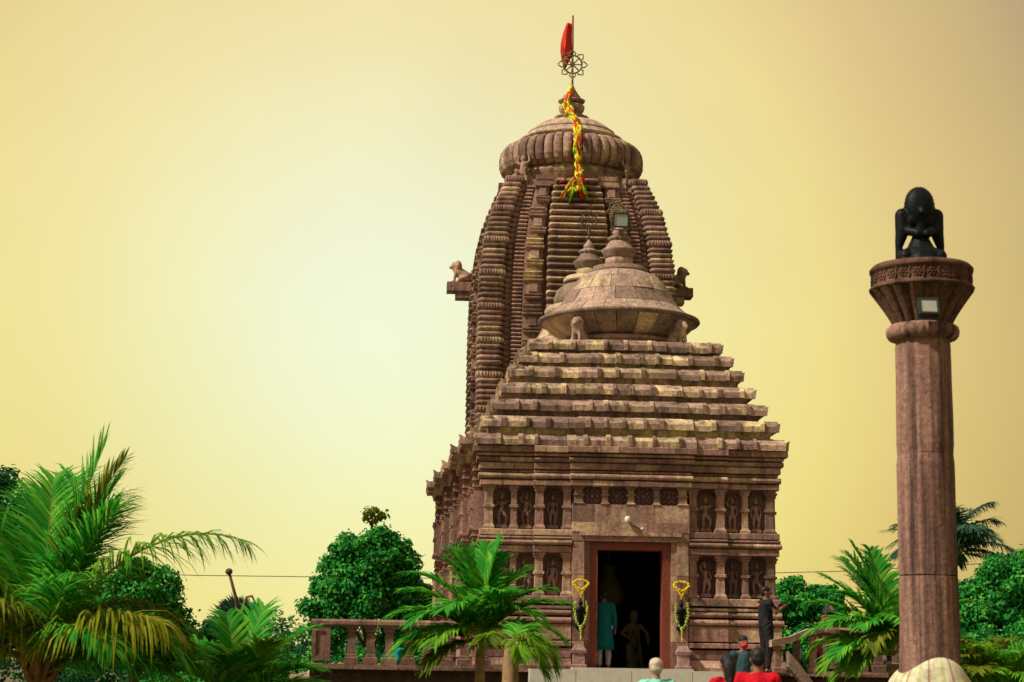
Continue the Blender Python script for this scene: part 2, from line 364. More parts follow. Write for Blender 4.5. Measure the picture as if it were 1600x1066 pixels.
def hall_side(root, line, zs=0.0):
    """mouldings lofted along the open plan line of the side and rear walls"""
    def off(o):
        pts = []
        n = len(line)
        for i in range(n):
            b = Vector(line[i]); ns = []
            if i > 0: d = (b - Vector(line[i - 1])).normalized(); ns.append(Vector((d.y, -d.x)))
            if i < n - 1: d = (Vector(line[i + 1]) - b).normalized(); ns.append(Vector((d.y, -d.x)))
            v = ns[0] if len(ns) == 1 else (ns[0] + ns[1] if abs(ns[0].dot(ns[1])) < .5 else ns[0])
            pts.append(b + v * o)
        return pts
    mb = MB()
    mb.loft([[(p_.x, p_.y, z) for p_ in off(0)] for z in (0, 4.9)], closed=False)
    mb.build('wall', M['stone'], root)
    for kind, z0, z1, o in COURSES:
        prof = course_prof(kind, z0, z1, o)
        prof = [(z0, -.03)] + prof + [(z1, -.03)]
        MB().loft([[(p_.x, p_.y, z) for p_ in off(q)] for z, q in prof], closed=False).build('moulding_course', M['stone'], root)

def pilaster_mesh(w, z0, z1, d):
    """flat pilaster with foot, waist ring and capital; front at y=0, back at y=d"""
    mb = MB(); h = z1 - z0; hx = w / 2
    prof = [(z0, .02), (z0 + .05 * h, .025), (z0 + .09 * h, .0), (z0 + .12 * h, -.015), (z0 + .49 * h, -.02), (z0 + .50 * h, .012), (z0 + .56 * h, .012), (z0 + .57 * h, -.02), (z0 + .86 * h, -.018), (z0 + .89 * h, .008), (z0 + .93 * h, .0), (z0 + .95 * h, .028), (z1, .03)]
    return mb.loft([[(-hx - o, -o, z), (hx + o, -o, z), (hx + o, d, z), (-hx - o, d, z)] for z, o in prof])

def relief(kind, w, h, seed):
    """carved figure standing on a lotus block against the niche; foot at z=0, back at y=0"""
    rd = random.Random(seed); mb = MB()
    s = h / .86
    def c(a, q, b, q2): mb.cap((a[0] * s, -.05 * s + a[1] * s, a[2] * s), q * s, (b[0] * s, -.05 * s + b[1] * s, b[2] * s), q2 * s, 8)
    sw = rd.uniform(-.04, .04)
    if kind == 3:       # round ornament panel
        for k in range(8):
            a = k * math.pi / 4; mb.ball((.10 * math.cos(a) * w / .3, -.02, h / 2 + .10 * math.sin(a) * h / .3), (.045, .03, .045), 8, 5)
        mb.ball((0, -.03, h / 2), (.06, .045, .07), 10, 6)
        for sx in (-1, 1):
            for q in (.15, .85): mb.ball((sx * .36 * w, -.02, h * q), (.035, .03, .035), 8, 5)
        return mb
    mb.box(-.14 * s, .14 * s, -.10 * s, 0, 0, .05 * s, .92); mb.box(-.11 * s, .11 * s, -.085 * s, 0, .05 * s, .085 * s, 1.1)
    hip = (sw, 0, .40); ch = (-sw * .5, 0, .57); hd = (-sw, -.01, .73)
    c((-.05, 0, .10), .03, (-.06 + sw, -.015, .26), .04); c((-.06 + sw, -.015, .26), .042, (sw - .04, 0, .38), .052)
    bend = .05 if kind == 1 else 0
    c((.05 + bend, 0, .10), .03, (.07 + sw + bend, -.02, .26), .04); c((.07 + sw + bend, -.02, .26), .042, (sw + .04, 0, .38), .052)
    c(hip, .068, (ch[0], 0, .48), .05); c((ch[0], 0, .49), .05, ch, .068); mb.ball((hd[0] * s, (-.06) * s, hd[2] * s), (.048 * s, .05 * s, .06 * s), 8, 6)
    mb.cap((hd[0] * s, -.05 * s, .78 * s), .04 * s, (hd[0] * s, -.05 * s, .83 * s), .012 * s, 8)
    if kind == 0:       # one arm raised above the head
        c((-.08, 0, .60), .026, (-.14, 0, .70), .024); c((-.14, 0, .70), .022, (-.05, 0, .82), .02)
        c((.08, 0, .60), .026, (.13, -.01, .48), .023); c((.13, -.01, .48), .022, (.09, -.02, .38), .02)
    elif kind == 1:     # dancing, both arms bent
        for sx in (-1, 1):
            c((sx * .08, 0, .60), .026, (sx * .15, 0, .52 + .1 * (sx > 0)), .023); c((sx * .15, 0, .52 + .1 * (sx > 0)), .022, (sx * .07, -.03, .56), .02)
    else:
        for sx in (-1, 1):
            c((sx * .085, 0, .60), .026, (sx * .12, 0, .47), .023); c((sx * .12, 0, .47), .022, (sx * .10, -.01, .33), .02)
    for k in range(9):  # arch behind the head
        a = math.pi * k / 8; mb.ball((.125 * s * math.cos(a), -.012 * s, (.69 + .13 * math.sin(a)) * s), .022 * s, 6, 4)
    return mb

def roof_tier(root, poly, zb, hgt, front_y, hx, stones=True, left=True, bump_w=0):
    """one step of the pyramid roof: a mitred core, and cut slabs with ridge tiles along the edges one sees"""
    core = MB()
    zb -= .035
    prof = [(zb - .17, -.22), (zb - .15, -.17), (zb + .012, -.13), (zb + .014, -.02), (zb + .13, -.02), (zb + .285, -.24), (zb + .295, -.7)]
    core.loft([[(x, y, z) for x, y in poly_off(poly, o)] for z, o in prof])
    tier = core.build('roof_tier', M['roof'], root)
    if not stones: return tier
    def slabs(a, b, fixed, axis, proud):
        p_ = a; first = True
        while p_ < b - .12:
            L_ = random.uniform(.34, .62)
            if b - p_ - L_ < .25: L_ = b - p_
            e0, e1 = p_ + .005, p_ + L_ - .005
            jz = random.uniform(-.008, .010); jp = random.uniform(-.022, .016); q = fixed - proud + jp
            tp = zb + .265 + random.uniform(-.02, .015)
            if axis == 'x': pl = [(q, zb + jz), (q, zb + .125 + jz), (q + .20, tp), (q + .27, tp), (q + .27, zb + .03)]; mb = MB().prism(pl, e0, e1, 'x')
            else: pl = [(q, zb + jz - .004), (q, zb + .123 + jz), (q + .20, tp - .004), (q + .27, tp - .004), (q + .27, zb + .026)]; mb = MB().prism(pl, e0, e1, 'y')
            mb.build('roof_slab', M['roof'], tier)
            if p_ > a:   # small upright ridge tile over the joint
                wd = random.uniform(.032, .055); hh = random.uniform(.18, .26); mb = MB()
                pl = [(q - .028, zb + .015), (q - .035, zb + hh * .8), (q + .01, zb + hh), (q + .16, zb + .275), (q + .16, zb + .03)]
                (mb.prism(pl, p_ - wd, p_ + wd, 'x') if axis == 'x' else mb.prism(pl, p_ - wd, p_ + wd, 'y')).build('ridge_tile', M['roof'], tier)
            p_ += L_
    if bump_w:
        slabs(-hx - .015, -bump_w - .004, front_y, 'x', .02); slabs(-bump_w, bump_w, front_y - .09, 'x', .02); slabs(bump_w + .004, hx + .015, front_y, 'x', .02)
    else: slabs(-hx - .015, hx + .015, front_y, 'x', .02)
    return tier, slabs
def spike(parent, x, y, z, dx, dy, s=1.0):
    """upturned corner horn"""
    mb = MB(); rings = []
    for t_, w in ((0, .13), (.35, .115), (.7, .07), (1.0, .012)):
        cx, cy, cz = x + dx * .16 * t_ * t_ * s, y + dy * .16 * t_ * t_ * s, z + .25 * t_ * s
        rings.append([(cx - w * s, cy - w * s, cz), (cx + w * s, cy - w * s, cz), (cx + w * s, cy + w * s, cz), (cx - w * s, cy + w * s, cz)])
    return mb.loft(rings).build('corner_horn', M['roof'], parent)

def block_ring(parent, prof, n, mat, c, name='dome_stone', th=.18, jit=.012, a_off=0.0, half=False):
    """a course of a dome cut into stones; prof is the outer (r, z) outline, bottom to top"""
    for i in range(n):
        a0 = a_off + 2 * math.pi * i / n; a1 = a_off + 2 * math.pi * (i + 1) / n
        if half and math.sin((a0 + a1) / 2) > .35: continue
        g = .007 / max(prof[0][0], .2); j = random.uniform(-jit, jit); mb = MB(); ns = 3
        rings = []
        for k in range(ns + 1):
            a = a0 + g + (a1 - a0 - 2 * g) * k / ns; ca, sa = math.cos(a), math.sin(a)
            ring = [(c[0] + (r_ + j) * ca, c[1] + (r_ + j) * sa, z) for r_, z in prof]
            ring += [(c[0] + (r_ - th) * ca, c[1] + (r_ - th) * sa, z - .02) for r_, z in reversed(prof)]
            rings.append(ring)
        mb.loft(rings); mb.build(name, mat, parent)

def capsule_union(mb, name, mat, parent, voxel, loc=(0, 0, 0), rot=(0, 0, 0), smooth_it=2, scale=(1, 1, 1), wr=0.0, wf=9.0):
    """weld overlapping lumps into one continuous skin"""
    me0 = mb.mesh(name, mat); ob = bpy.data.objects.new('tmp', me0); COL.objects.link(ob)
    md = ob.modifiers.new('r', 'REMESH'); md.mode = 'VOXEL'; md.voxel_size = voxel; md.use_smooth_shade = True
    if smooth_it:
        s_ = ob.modifiers.new('s', 'SMOOTH'); s_.iterations = smooth_it; s_.factor = .5
    bpy.context.view_layer.update(); dg = bpy.context.evaluated_depsgraph_get()
    me = bpy.data.meshes.new_from_object(ob.evaluated_get(dg)); me.name = name
    bpy.data.objects.remove(ob); bpy.data.meshes.remove(me0)
    me.polygons.foreach_set('use_smooth', [True] * len(me.polygons))
    if wr:
        me.update(); nv = np.empty(len(me.vertices) * 3); me.vertices.foreach_get('normal', nv)
        off_ = Vector((random.random() * 50, random.random() * 50, 0))
        for i_, v_ in enumerate(me.vertices):
            q_ = v_.co * wf; q_.z *= .55
            v_.co += Vector(nv[3 * i_:3 * i_ + 3]) * wr * (noise.noise(q_ + off_) + .6 * noise.noise(q_ * 2.3 + off_))
    me.materials.clear()
    for m_ in (mat if isinstance(mat, (list, tuple)) else [mat]): me.materials.append(m_)
    return link(name, me, parent, loc, rot, scale)

def lion_mb(s=1.0):
    """seated lion, chest raised on straight forelegs, facing -Y, base at z=0"""
    mb = MB(); c = lambda a, q, b, q2: mb.cap([v * s for v in a], q * s, [v * s for v in b], q2 * s, 10)
    c((0, .24, .20), .18, (0, -.02, .36), .165); c((0, -.02, .36), .165, (0, -.10, .46), .13)
    mb.ball((0, -.14 * s, .56 * s), (.14 * s, .14 * s, .14 * s), 12, 8); mb.ball((0, -.05 * s, .54 * s), (.20 * s, .13 * s, .20 * s), 12, 8)
    c((0, -.22, .53), .07, (0, -.28, .51), .055)
    for sx in (-1, 1):
        c((sx * .09, -.12, .36), .055, (sx * .10, -.16, .05), .04); c((sx * .10, -.16, .04), .045, (sx * .10, -.24, .035), .04)
        c((sx * .12, .20, .18), .11, (sx * .15, .02, .12), .08); c((sx * .15, .04, .10), .06, (sx * .16, -.06, .04), .045)
        mb.ball((sx * .09 * s, -.10 * s, .68 * s), (.035 * s, .02 * s, .045 * s), 8, 5)
    c((0, .34, .12), .03, (0, .42, .26), .028); c((0, .42, .26), .028, (0, .38, .42), .035)
    return mb

# ------------------------------------------------------------------ entrance hall
hall = thing('entrance_hall', 'sandstone temple hall with carved doorway, stepped pyramid roof and bell dome', 'temple', (OX, OY, OZ), PHI)
FY = {0: -.20, 1: -.08, 2: 0.0}         # front planes of the centre, the inner bays and the outer bays
SECT = [(-3.22, -2.15, 2), (-2.15, -1.29, 1), (-1.29, 1.29, 0), (1.29, 2.15, 1), (2.15, 3.22, 2)]
hall_side(hall, [(-.95, .30), (-3.2, .30), (-3.2, .45), (-3.45, .45), (-3.45, 2.3), (-3.62, 2.3), (-3.62, 5.5)][::1])
hall_side(hall, [(3.40, 5.5), (3.40, 2.3), (3.30, 2.3), (3.30, .45), (3.2, .45), (3.2, .30), (.95, .30)])
for kind, z0, z1, o in COURSES:          # front: each moulding laid in cut blocks
    crs = link('moulding_course', None, hall)
    for x0, x1, s_ in SECT:
        if s_ == 0 and z1 < 3.9: continue
        a_ = x0 - (o if x0 < -3.2 else 0) - (o * .5 if s_ == 0 else 0); b_ = x1 + (o if x1 > 3.2 else 0) + (o * .5 if s_ == 0 else 0)
        cuts = [a_]
        while b_ - cuts[-1] > .95: cuts.append(cuts[-1] + random.uniform(.42, .85))
        cuts.append(b_)
        for c0, c1 in zip(cuts[:-1], cuts[1:]):
            j = random.uniform(-.008, .008); prof = course_prof(kind, z0, z1, o)
            pl = [(FY[s_] - q + j, z) for z, q in prof] + [(.34, z1), (.34, z0)]
            MB().prism(pl, c0 + .004, c1 - .004, 'x').build('moulding_block', M['stone'], crs)
# wall panels behind the niches
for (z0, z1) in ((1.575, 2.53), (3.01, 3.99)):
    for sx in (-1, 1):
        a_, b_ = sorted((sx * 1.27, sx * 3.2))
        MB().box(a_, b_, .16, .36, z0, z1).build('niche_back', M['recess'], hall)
PX = [(-3.115, .21, 2), (-2.565, .17, 2), (-2.005, .21, 1), (-1.395, .20, 1)]
NX = [(-2.83, .36, 2), (-2.295, .37, 2), (-1.70, .40, 1)]
kinds = [0, 2, 2, 1, 2, 0, 1, 0, 2, 2, 0, 1]; ki = 0
for (z0, z1) in ((1.585, 2.515), (3.025, 3.975)):
    for sx in (-1, 1):
        for px, pw, s_ in PX:
            pilaster_mesh(pw, z0, z1, .18 - FY[s_]).build('pilaster', M['stone'], hall, (sx * -px, FY[s_] - .02, 0))
        for nx, nw, s_ in NX:
            k = kinds[ki]; ki += 1
            f_ = relief(k, nw, .80, ki).build('relief_figure', M['relief'], hall, (sx * -nx, .165, z0 + .03))
            # arched head of the niche
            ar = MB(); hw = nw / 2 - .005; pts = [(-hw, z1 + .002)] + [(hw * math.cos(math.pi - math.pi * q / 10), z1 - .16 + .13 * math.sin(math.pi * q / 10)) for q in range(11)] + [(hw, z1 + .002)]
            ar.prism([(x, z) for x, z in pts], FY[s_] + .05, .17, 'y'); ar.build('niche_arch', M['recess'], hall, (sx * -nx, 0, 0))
# centre: lintel, small square panels, jambs and the red wooden frame
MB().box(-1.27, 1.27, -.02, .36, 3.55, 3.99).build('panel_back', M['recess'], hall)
for px, pw in ((-1.15, .22), (-.57, .16), (0, .18), (.57, .16), (1.15, .22)):
    pilaster_mesh(pw, 3.585, 3.975, .2).build('small_pilaster', M['stone'], hall, (px, FY[0] - .01, 0))
for px in (-.85, -.29, .29, .86):
    relief(3, .36, .36, 5).build('ornament_panel', M['relief'], hall, (px, -.022, 3.60))
for i, (a_, b_) in enumerate(((-1.29, -.82), (-.815, -.1), (-.095, .52), (.525, 1.29))):
    MB().box(a_, b_, -.215 + .006 * (i % 2), .34, 3.20, 3.585).build('lintel_stone', M['stone'], hall)
for i, (a_, b_) in enumerate(((-1.29, -.45), (-.445, .36), (.365, 1.29))):
    MB().box(a_, b_, -.225 - .007 * (i % 2), .34, 2.985, 3.195).build('lintel_stone', M['stone'], hall)
MB().box(-1.12, 1.12, -.27, .33, 2.90, 2.98).build('lintel_ledge', M['stone'], hall)
MB().box(-1.018, 1.018, -.235, .335, 2.785, 2.895).build('lintel_ledge', M['stone'], hall)
for sx in (-1, 1):
    for z0, z1 in ((0, .62), (.625, 1.3), (1.305, 2.05), (2.055, 2.78)):
        a_, b_ = sorted((sx * 1.02, sx * 1.27)); MB().box(a_, b_, -.20 + random.uniform(-.008, .008), .34, z0, z1 - .004).build('jamb_stone', M['stone'], hall)
        a_, b_ = sorted((sx * .895, sx * 1.018)); MB().box(a_, b_, -.15, .34, z0, z1 - .004).build('jamb_moulding', M['stone'], hall)
    a_, b_ = sorted((sx * 1.274, sx * 1.30)); MB().box(a_, b_, -.1, .34, 0, 2.98).build('jamb_edge', M['stone'], hall)
    ped = MB(); ped.rect([(0, 0), (.10, .02), (.12, -.02), (.34, -.03), (.36, .0), (.42, .01), (.46, -.02), (.55, -.07)], 0, 0, .15, .12); ped.build('jamb_pedestal', M['relief'], hall, (sx * 1.135, -.33, 0))
    a_, b_ = sorted((sx * 1.022, sx * 1.288)); MB().box(a_, b_, -.212, .34, 2.783, 2.982).build('jamb_capital', M['stone'], hall)
df = link('door_frame', None, hall)
for sx in (-1, 1):
    a_, b_ = sorted((sx * .715, sx * .893)); MB().box(a_, b_, -.10, .30, 0, 2.60).build('frame_post', M['wood'], df)
MB().box(-.893, .893, -.104, .30, 2.602, 2.783).build('frame_head', M['wood'], df)
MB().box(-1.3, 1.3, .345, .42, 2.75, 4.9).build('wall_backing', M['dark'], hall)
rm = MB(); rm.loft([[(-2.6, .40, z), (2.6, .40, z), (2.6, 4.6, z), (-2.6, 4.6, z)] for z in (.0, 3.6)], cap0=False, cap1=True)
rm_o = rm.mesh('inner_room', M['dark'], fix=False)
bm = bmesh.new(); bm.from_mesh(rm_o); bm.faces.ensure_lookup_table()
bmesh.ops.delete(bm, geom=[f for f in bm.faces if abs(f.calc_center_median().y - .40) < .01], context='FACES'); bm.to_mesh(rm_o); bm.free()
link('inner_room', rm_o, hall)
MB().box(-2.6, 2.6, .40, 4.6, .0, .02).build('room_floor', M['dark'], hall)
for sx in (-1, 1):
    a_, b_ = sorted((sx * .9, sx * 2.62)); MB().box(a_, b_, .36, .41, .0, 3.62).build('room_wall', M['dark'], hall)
# side pilasters on the stepped flank
for sx in (-1, 1):
    for yy, xx in ((.62, 3.45), (1.35, 3.45), (2.08, 3.45), (2.5, 3.62), (3.3, 3.62), (4.2, 3.62), (5.2, 3.62)):
        for z0, z1 in ((1.585, 2.515), (3.025, 3.975)):
            pilaster_mesh(.22, z0, z1, .1).build('pilaster', M['stone'], hall, (sx * (xx + .06) - (0 if sx < 0 else (.15 if xx < 3.5 else .22)), yy, 0), (0, 0, -sx * math.pi / 2 * -1))
# pyramid roof
ZB = [4.88, 5.29, 5.70, 6.11, 6.53, 6.89, 7.23]
HX = [3.42, 3.30, 3.08, 2.86, 2.63, 2.43, 2.22]
CY = 3.25
for i, (zb, h) in enumerate(zip(ZB, HX)):
    y0 = CY - h - .13; y1 = CY + h
    bw = h * .42
    if i == 0:
        poly = [(-h, y0), (-bw, y0), (-bw, y0 - .09), (bw, y0 - .09), (bw, y0), (h, y0), (h, .25), (3.55, .25), (3.55, 2.1), (3.65, 2.1), (3.65, 5.5), (-3.87, 5.5), (-3.87, 2.1), (-3.72, 2.1), (-3.72, .25), (-h, .25)]
    else:
        poly = [(-h, y0), (-bw, y0), (-bw, y0 - .09), (bw, y0 - .09), (bw, y0), (h, y0), (h, CY - 1.2), (h + .14, CY - 1.2), (h + .14, CY + 1.2), (h, CY + 1.2), (h, y1), (-h, y1), (-h, CY + 1.2), (-h - .14, CY + 1.2), (-h - .14, CY - 1.2), (-h, CY - 1.2)]
    tier, slabs = roof_tier(hall, poly, zb, .2, y0, h, bump_w=bw)
    if i == 0:
        slabs(.25, 2.09, -3.72, 'y', .02); slabs(2.1, 5.45, -3.87, 'y', .02)
        for sx in (-1, 1):
            spike(tier, sx * (h - .06), y0 + .07, zb + .0, sx, -.6, .6); spike(tier, -3.66 if sx < 0 else 3.49, .32, zb + .03, sx, -.6, .85); spike(tier, -3.81 if sx < 0 else 3.6, 2.17, zb + .03, sx, -.6, .85)
    else:
        slabs(y0 + .03, CY - 1.2, -h, 'y', .02); slabs(CY - 1.2, CY + 1.2, -h - .14, 'y', .02)
        for sx in (-1, 1):
            spike(tier, sx * (h - .05), y0 + .06, zb + .04, sx, -.5, .55); spike(tier, sx * (h + .09), CY - 1.14, zb + .04, sx, -.5, .5)
MB().box(-2.0, 2.0, CY - 2.0, CY + 2.0, 7.1, 7.45).build('roof_cap', M['roof'], hall)

def bell(root, c, z0, sc_=1.0, tall=0.0, half=True):
    """bell dome: drum, flaring lotus rim, stone dome, ring slab, small bell and knob"""
    S = lambda pr: [(r_ * sc_, z0 + z * sc_) for r_, z in pr]
    MB().lathe(S([(1.32, -.3), (1.32, .28), (1.26, .30), (1.26, .38)]), 40, c).build('drum', M['dome'], root)
    MB().lathe(S([(1.30, .22), (1.38, .25), (1.40, .30), (1.36, .34), (1.30, .36)]), 40, c).build('drum_ring', M['dome'], root)
    under = link('lotus_rim', None, root)
    block_ring(under, S([(1.22, .36), (1.42, .42), (1.68, .60), (1.88, .80)]), 22, M['dome'], c, 'rim_stone', .16, .008, half=half)
    MB().lathe(S([(1.86, .78), (1.93, .79), (1.965, .83), (1.95, .875), (1.88, .90), (1.7, .93)]), 56, c).build('rim_lip', M['dome'], under)
    dm = link('bell_dome', None, root)
    MB().lathe(S([(1.7, .84), (1.4, 1.15), (1.12, 1.5), (.9, 1.85), (.6, 1.95)]), 40, c).build('dome_core', M['dome'], dm)
    block_ring(dm, S([(1.84, .90), (1.66, 1.02), (1.50, 1.16)]), 20, M['dome'], c, half=half)
    block_ring(dm, S([(1.497, 1.167), (1.38, 1.33), (1.29, 1.50)]), 17, M['dome'], c, a_off=.1, half=half)
    block_ring(dm, S([(1.287, 1.507), (1.18, 1.68), (1.06, 1.83)]), 15, M['dome'], c, a_off=.25, half=half)
    block_ring(dm, S([(1.055, 1.837), (.90, 1.97), (.70, 2.05)]), 11, M['dome'], c, half=half)
    t_ = tall
    if t_:
        MB().lathe(S([(1.02, 1.85), (1.12, 1.92), (1.16, 2.02), (1.10, 2.12), (.98, 2.16)]), 96, c, rib=(30, .06)).build('ribbed_ring', M['dome'], dm)
        MB().lathe(S([(.95, 2.14), (.97, 2.35), (.88, 2.6), (.72, 2.75), (.6, 2.8)]), 36, c).build('upper_dome', M['dome'], dm)
    MB().lathe(S([(.62, 2.03 + t_), (.70, 2.05 + t_), (.70, 2.12 + t_), (.64, 2.13 + t_), (.64, 2.20 + t_), (.40, 2.22 + t_)]), 32, c).build('ring_slab', M['dome'], root)
    MB().lathe(S([(.36, 2.18 + t_), (.34, 2.36 + t_), (.33, 2.42 + t_)]), 24, c).build('neck', M['dome'], root)
    sb = link('small_bell', None, root)
    MB().lathe(S([(.30, 2.40 + t_), (.36, 2.48 + t_), (.41, 2.58 + t_), (.435, 2.62 + t_), (.42, 2.65 + t_), (.34, 2.70 + t_), (.28, 2.80 + t_), (.22, 2.88 + t_)]), 32, c).build('bell_body', M['dome'], sb)
    MB().lathe(S([(.20, 2.86 + t_), (.25, 2.90 + t_), (.26, 2.94 + t_), (.20, 2.99 + t_), (.12, 3.03 + t_)]), 60, c, rib=(14, .12)).build('lotus_bud', M['dome'], sb)
    MB().lathe(S([(.12, 3.0 + t_), (.15, 3.06 + t_), (.15, 3.12 + t_), (.08, 3.2 + t_), (.03, 3.27 + t_), (.01, 3.3 + t_)]), 20, c).build('knob', M['dome'], sb)
BC = (.10, CY)
bell(hall, BC, 7.45, 1.0)
lm = capsule_union(lion_mb(.85), 'crouching_lion', M['dome'], hall, .028, (BC[0] - 1.12, CY - 1.45, 7.52), (0, 0, R(-25)))
MB().box(-.22, .22, -.26, .34, 0, .09).build('lion_base', M['dome'], hall, (BC[0] - 1.12, CY - 1.45, 7.44), (0, 0, R(-25)))
lm2 = link('crouching_lion', lm.data, hall, (BC[0] + 1.28, CY - 1.35, 7.52), (0, 0, R(35)))
MB().box(-.22, .22, -.26, .34, 0, .09).build('lion_base', M['dome'], hall, (BC[0] + 1.28, CY - 1.35, 7.44), (0, 0, R(35)))

# ------------------------------------------------------------------ middle hall
mid = thing('assembly_hall', 'second sandstone hall with stepped eaves between entrance hall and tall tower', 'temple', (OX, OY, OZ), PHI)
hall_side(mid, [(-3.60, 5.6), (-3.75, 5.6), (-3.75, 8.2), (-3.92, 8.2), (-3.92, 10.9), (-4.08, 10.9), (-4.08, 12.6), (-3.0, 12.6)])
hall_side(mid, [(3.0, 12.6), (3.7, 12.6), (3.7, 10.9), (3.6, 10.9), (3.6, 8.2), (3.5, 8.2), (3.5, 5.6), (3.38, 5.6)])
for sx in (-1, 1):
    for yy, xx in ((5.9, 3.75), (6.7, 3.75), (7.6, 3.75), (8.5, 3.92), (9.3, 3.92), (10.3, 3.92), (11.2, 4.08), (12.2, 4.08)):
        for z0, z1 in ((1.585, 2.515), (3.025, 3.975)):
            pilaster_mesh(.24, z0, z1, .12).build('pilaster', M['stone'], mid, (sx * (xx + .07) - (.30 if sx > 0 else 0), yy, 0), (0, 0, sx * math.pi / 2))
CM = 9.5
for i, (zb, h) in enumerate(zip(ZB, [4.0, 3.62, 3.30, 3.02, 2.76, 2.5, 2.28])):
    if i == 0:
        poly = [(-4.0, 5.52), (3.75, 5.52), (3.75, 8.0), (3.85, 8.0), (3.85, 10.7), (3.95, 10.7), (3.95, 12.9), (-4.33, 12.9), (-4.33, 10.7), (-4.17, 10.7), (-4.17, 8.0), (-4.0, 8.0)]
        tier, slabs = roof_tier(mid, poly, zb + .01, .2, 5.52, 0.0)
        slabs(5.55, 8.0, -4.0, 'y', .02); slabs(8.01, 10.7, -4.17, 'y', .02); slabs(10.71, 12.8, -4.33, 'y', .02)
        for sx in (-1, 1):
            for xx, yy in ((3.94, 5.6), (4.11, 8.07), (4.27, 10.77)): spike(tier, sx * xx - (.28 if sx > 0 else 0), yy, zb + .03, sx, -.6, .85)
    else:
        y0 = CM - h; poly = [(-h, y0), (h, y0), (h, CM + h), (-h, CM + h)]
        tier, slabs = roof_tier(mid, poly, zb + .01, .2, y0, 0.0)
        slabs(y0 + .03, CM + h, -h, 'y', .02)
        for sx in (-1, 1): spike(tier, sx * (h - .05), y0 + .06, zb + .04, sx, -.5, .55)
MB().box(-2.0, 2.0, CM - 2, CM + 2, 7.1, 7.6).build('roof_cap', M['roof'], mid)
bell(mid, (-.04, CM), 7.72, 1.0, .80)

# ------------------------------------------------------------------ sanctuary tower
tower = thing('sanctuary_tower', 'tall curved sandstone tower with ribbed crown disc behind the halls', 'temple', tuple(wl(0, 16)), PHI)
WZ = [(-1, 2.97), (5, 2.97), (9.5, 2.97), (10.8, 2.955), (11.8, 2.90), (12.6, 2.80), (13.3, 2.645), (13.9, 2.44), (14.4, 2.24), (14.9, 2.02), (15.2, 1.9)]
def wz(z): return float(np.interp(z, [a for a, _ in WZ], [b for _, b in WZ]))
def tplan(w):
    q = [(-.88, -.88), (-.56, -.88), (-.56, -.985), (-.37, -.985), (-.37, -.90), (-.32, -.90), (-.32, -1.01), (.32, -1.01), (.32, -.90), (.37, -.90), (.37, -.985), (.56, -.985), (.56, -.88)]
    pts = []
    for k in range(4):
        ca, sa = round(math.cos(k * math.pi / 2)), round(math.sin(k * math.pi / 2))
        pts += [((x * ca - y * sa) * w, (x * sa + y * ca) * w) for x, y in q]
    return pts
MB().loft([[(x, y, z) for x, y in tplan(wz(z))] for z in np.linspace(-.2, 14.75, 46)]).build('core', M['tower'], tower)
def faces(): return ((0, 'front'), (3, 'left'), (1, 'right'))
def rot2(x, y, k):
    ca, sa = round(math.cos(k * math.pi / 2)), round(math.sin(k * math.pi / 2)); return (x * ca - y * sa, x * sa + y * ca)
# moulding meshes shared by the courses
def rsq(h, prof, n_corner=4, rad=.35, ribs=0, rib_d=.0):
    """rounded-square moulding of half-size 1, height h; prof = (t, inset)"""
    ring0 = []
    N_ = 64 if ribs else 24
    for i in range(N_):
        a = 2 * math.pi * (i + .5) / N_; c_, s_ = math.cos(a), math.sin(a)
        k = (abs(c_) ** 7 + abs(s_) ** 7) ** (-1 / 7)
        q = k * (1 - (rib_d if ribs and i % 2 else 0)); ring0.append((c_ * q, s_ * q))
    mb = MB()
    mb.loft([[(x * (1 - o), y * (1 - o), t_ * h) for x, y in ring0] for t_, o in prof], smooth=not ribs)
    return mb
mould_me = [rsq(.17, [(0, .16), (.12, .10), (.3, .02), (.5, 0), (.7, .02), (.88, .10), (1, .16)]).mesh('moulding', M['tower']),
            rsq(.17, [(0, .14), (.2, .05), (.45, .0), (.62, .0), (.66, .12), (1, .16)]).mesh('moulding', M['tower']),
            rsq(.17, [(0, .16), (.3, .14), (.36, .03), (.7, .0), (.9, .05), (1, .14)]).mesh('moulding', M['tower'])]
amla_me = rsq(.23, [(0, .14), (.15, .03), (.35, -.03), (.65, -.03), (.85, .03), (1, .14)], ribs=32, rib_d=.07).mesh('ribbed_moulding', M['tower'])
BH = 1.025; AM0 = 13.53 - 8 * BH
for cx, cy in ((-1, -1), (1, -1), (-1, 1)):
    ridge = link('corner_ridge', None, tower)
    z = 4.0
    mb = MB(); mb.loft([[(cx * .875 * wz(q) + sx * .098 * wz(q), cy * .875 * wz(q) + sy * .098 * wz(q), q) for sx, sy in ((-1, -1), (1, -1), (1, 1), (-1, 1))] for q in np.linspace(3.9, 14.7, 30)])
    mb.build('ridge_core', M['tower'], ridge)
    b = -3
    while True:
        za = AM0 + b * BH; b += 1
        if za > 14.6: break
        for k in range(6):
            z = za + (0 if k == 0 else .215 + (k - 1) * .163)
            if z < 4 or z > 14.62: continue
            w = wz(z); s_ = .128 * w
            j = random.uniform(-.008, .008)
            link('ribbed_moulding' if k == 0 else 'moulding', amla_me if k == 0 else mould_me[random.randrange(3)], ridge,
                 (cx * (.872 * w + j), cy * (.872 * w + j), z), (0, 0, 0), (s_ * 1.06, s_ * 1.06, .86 if k else .93))
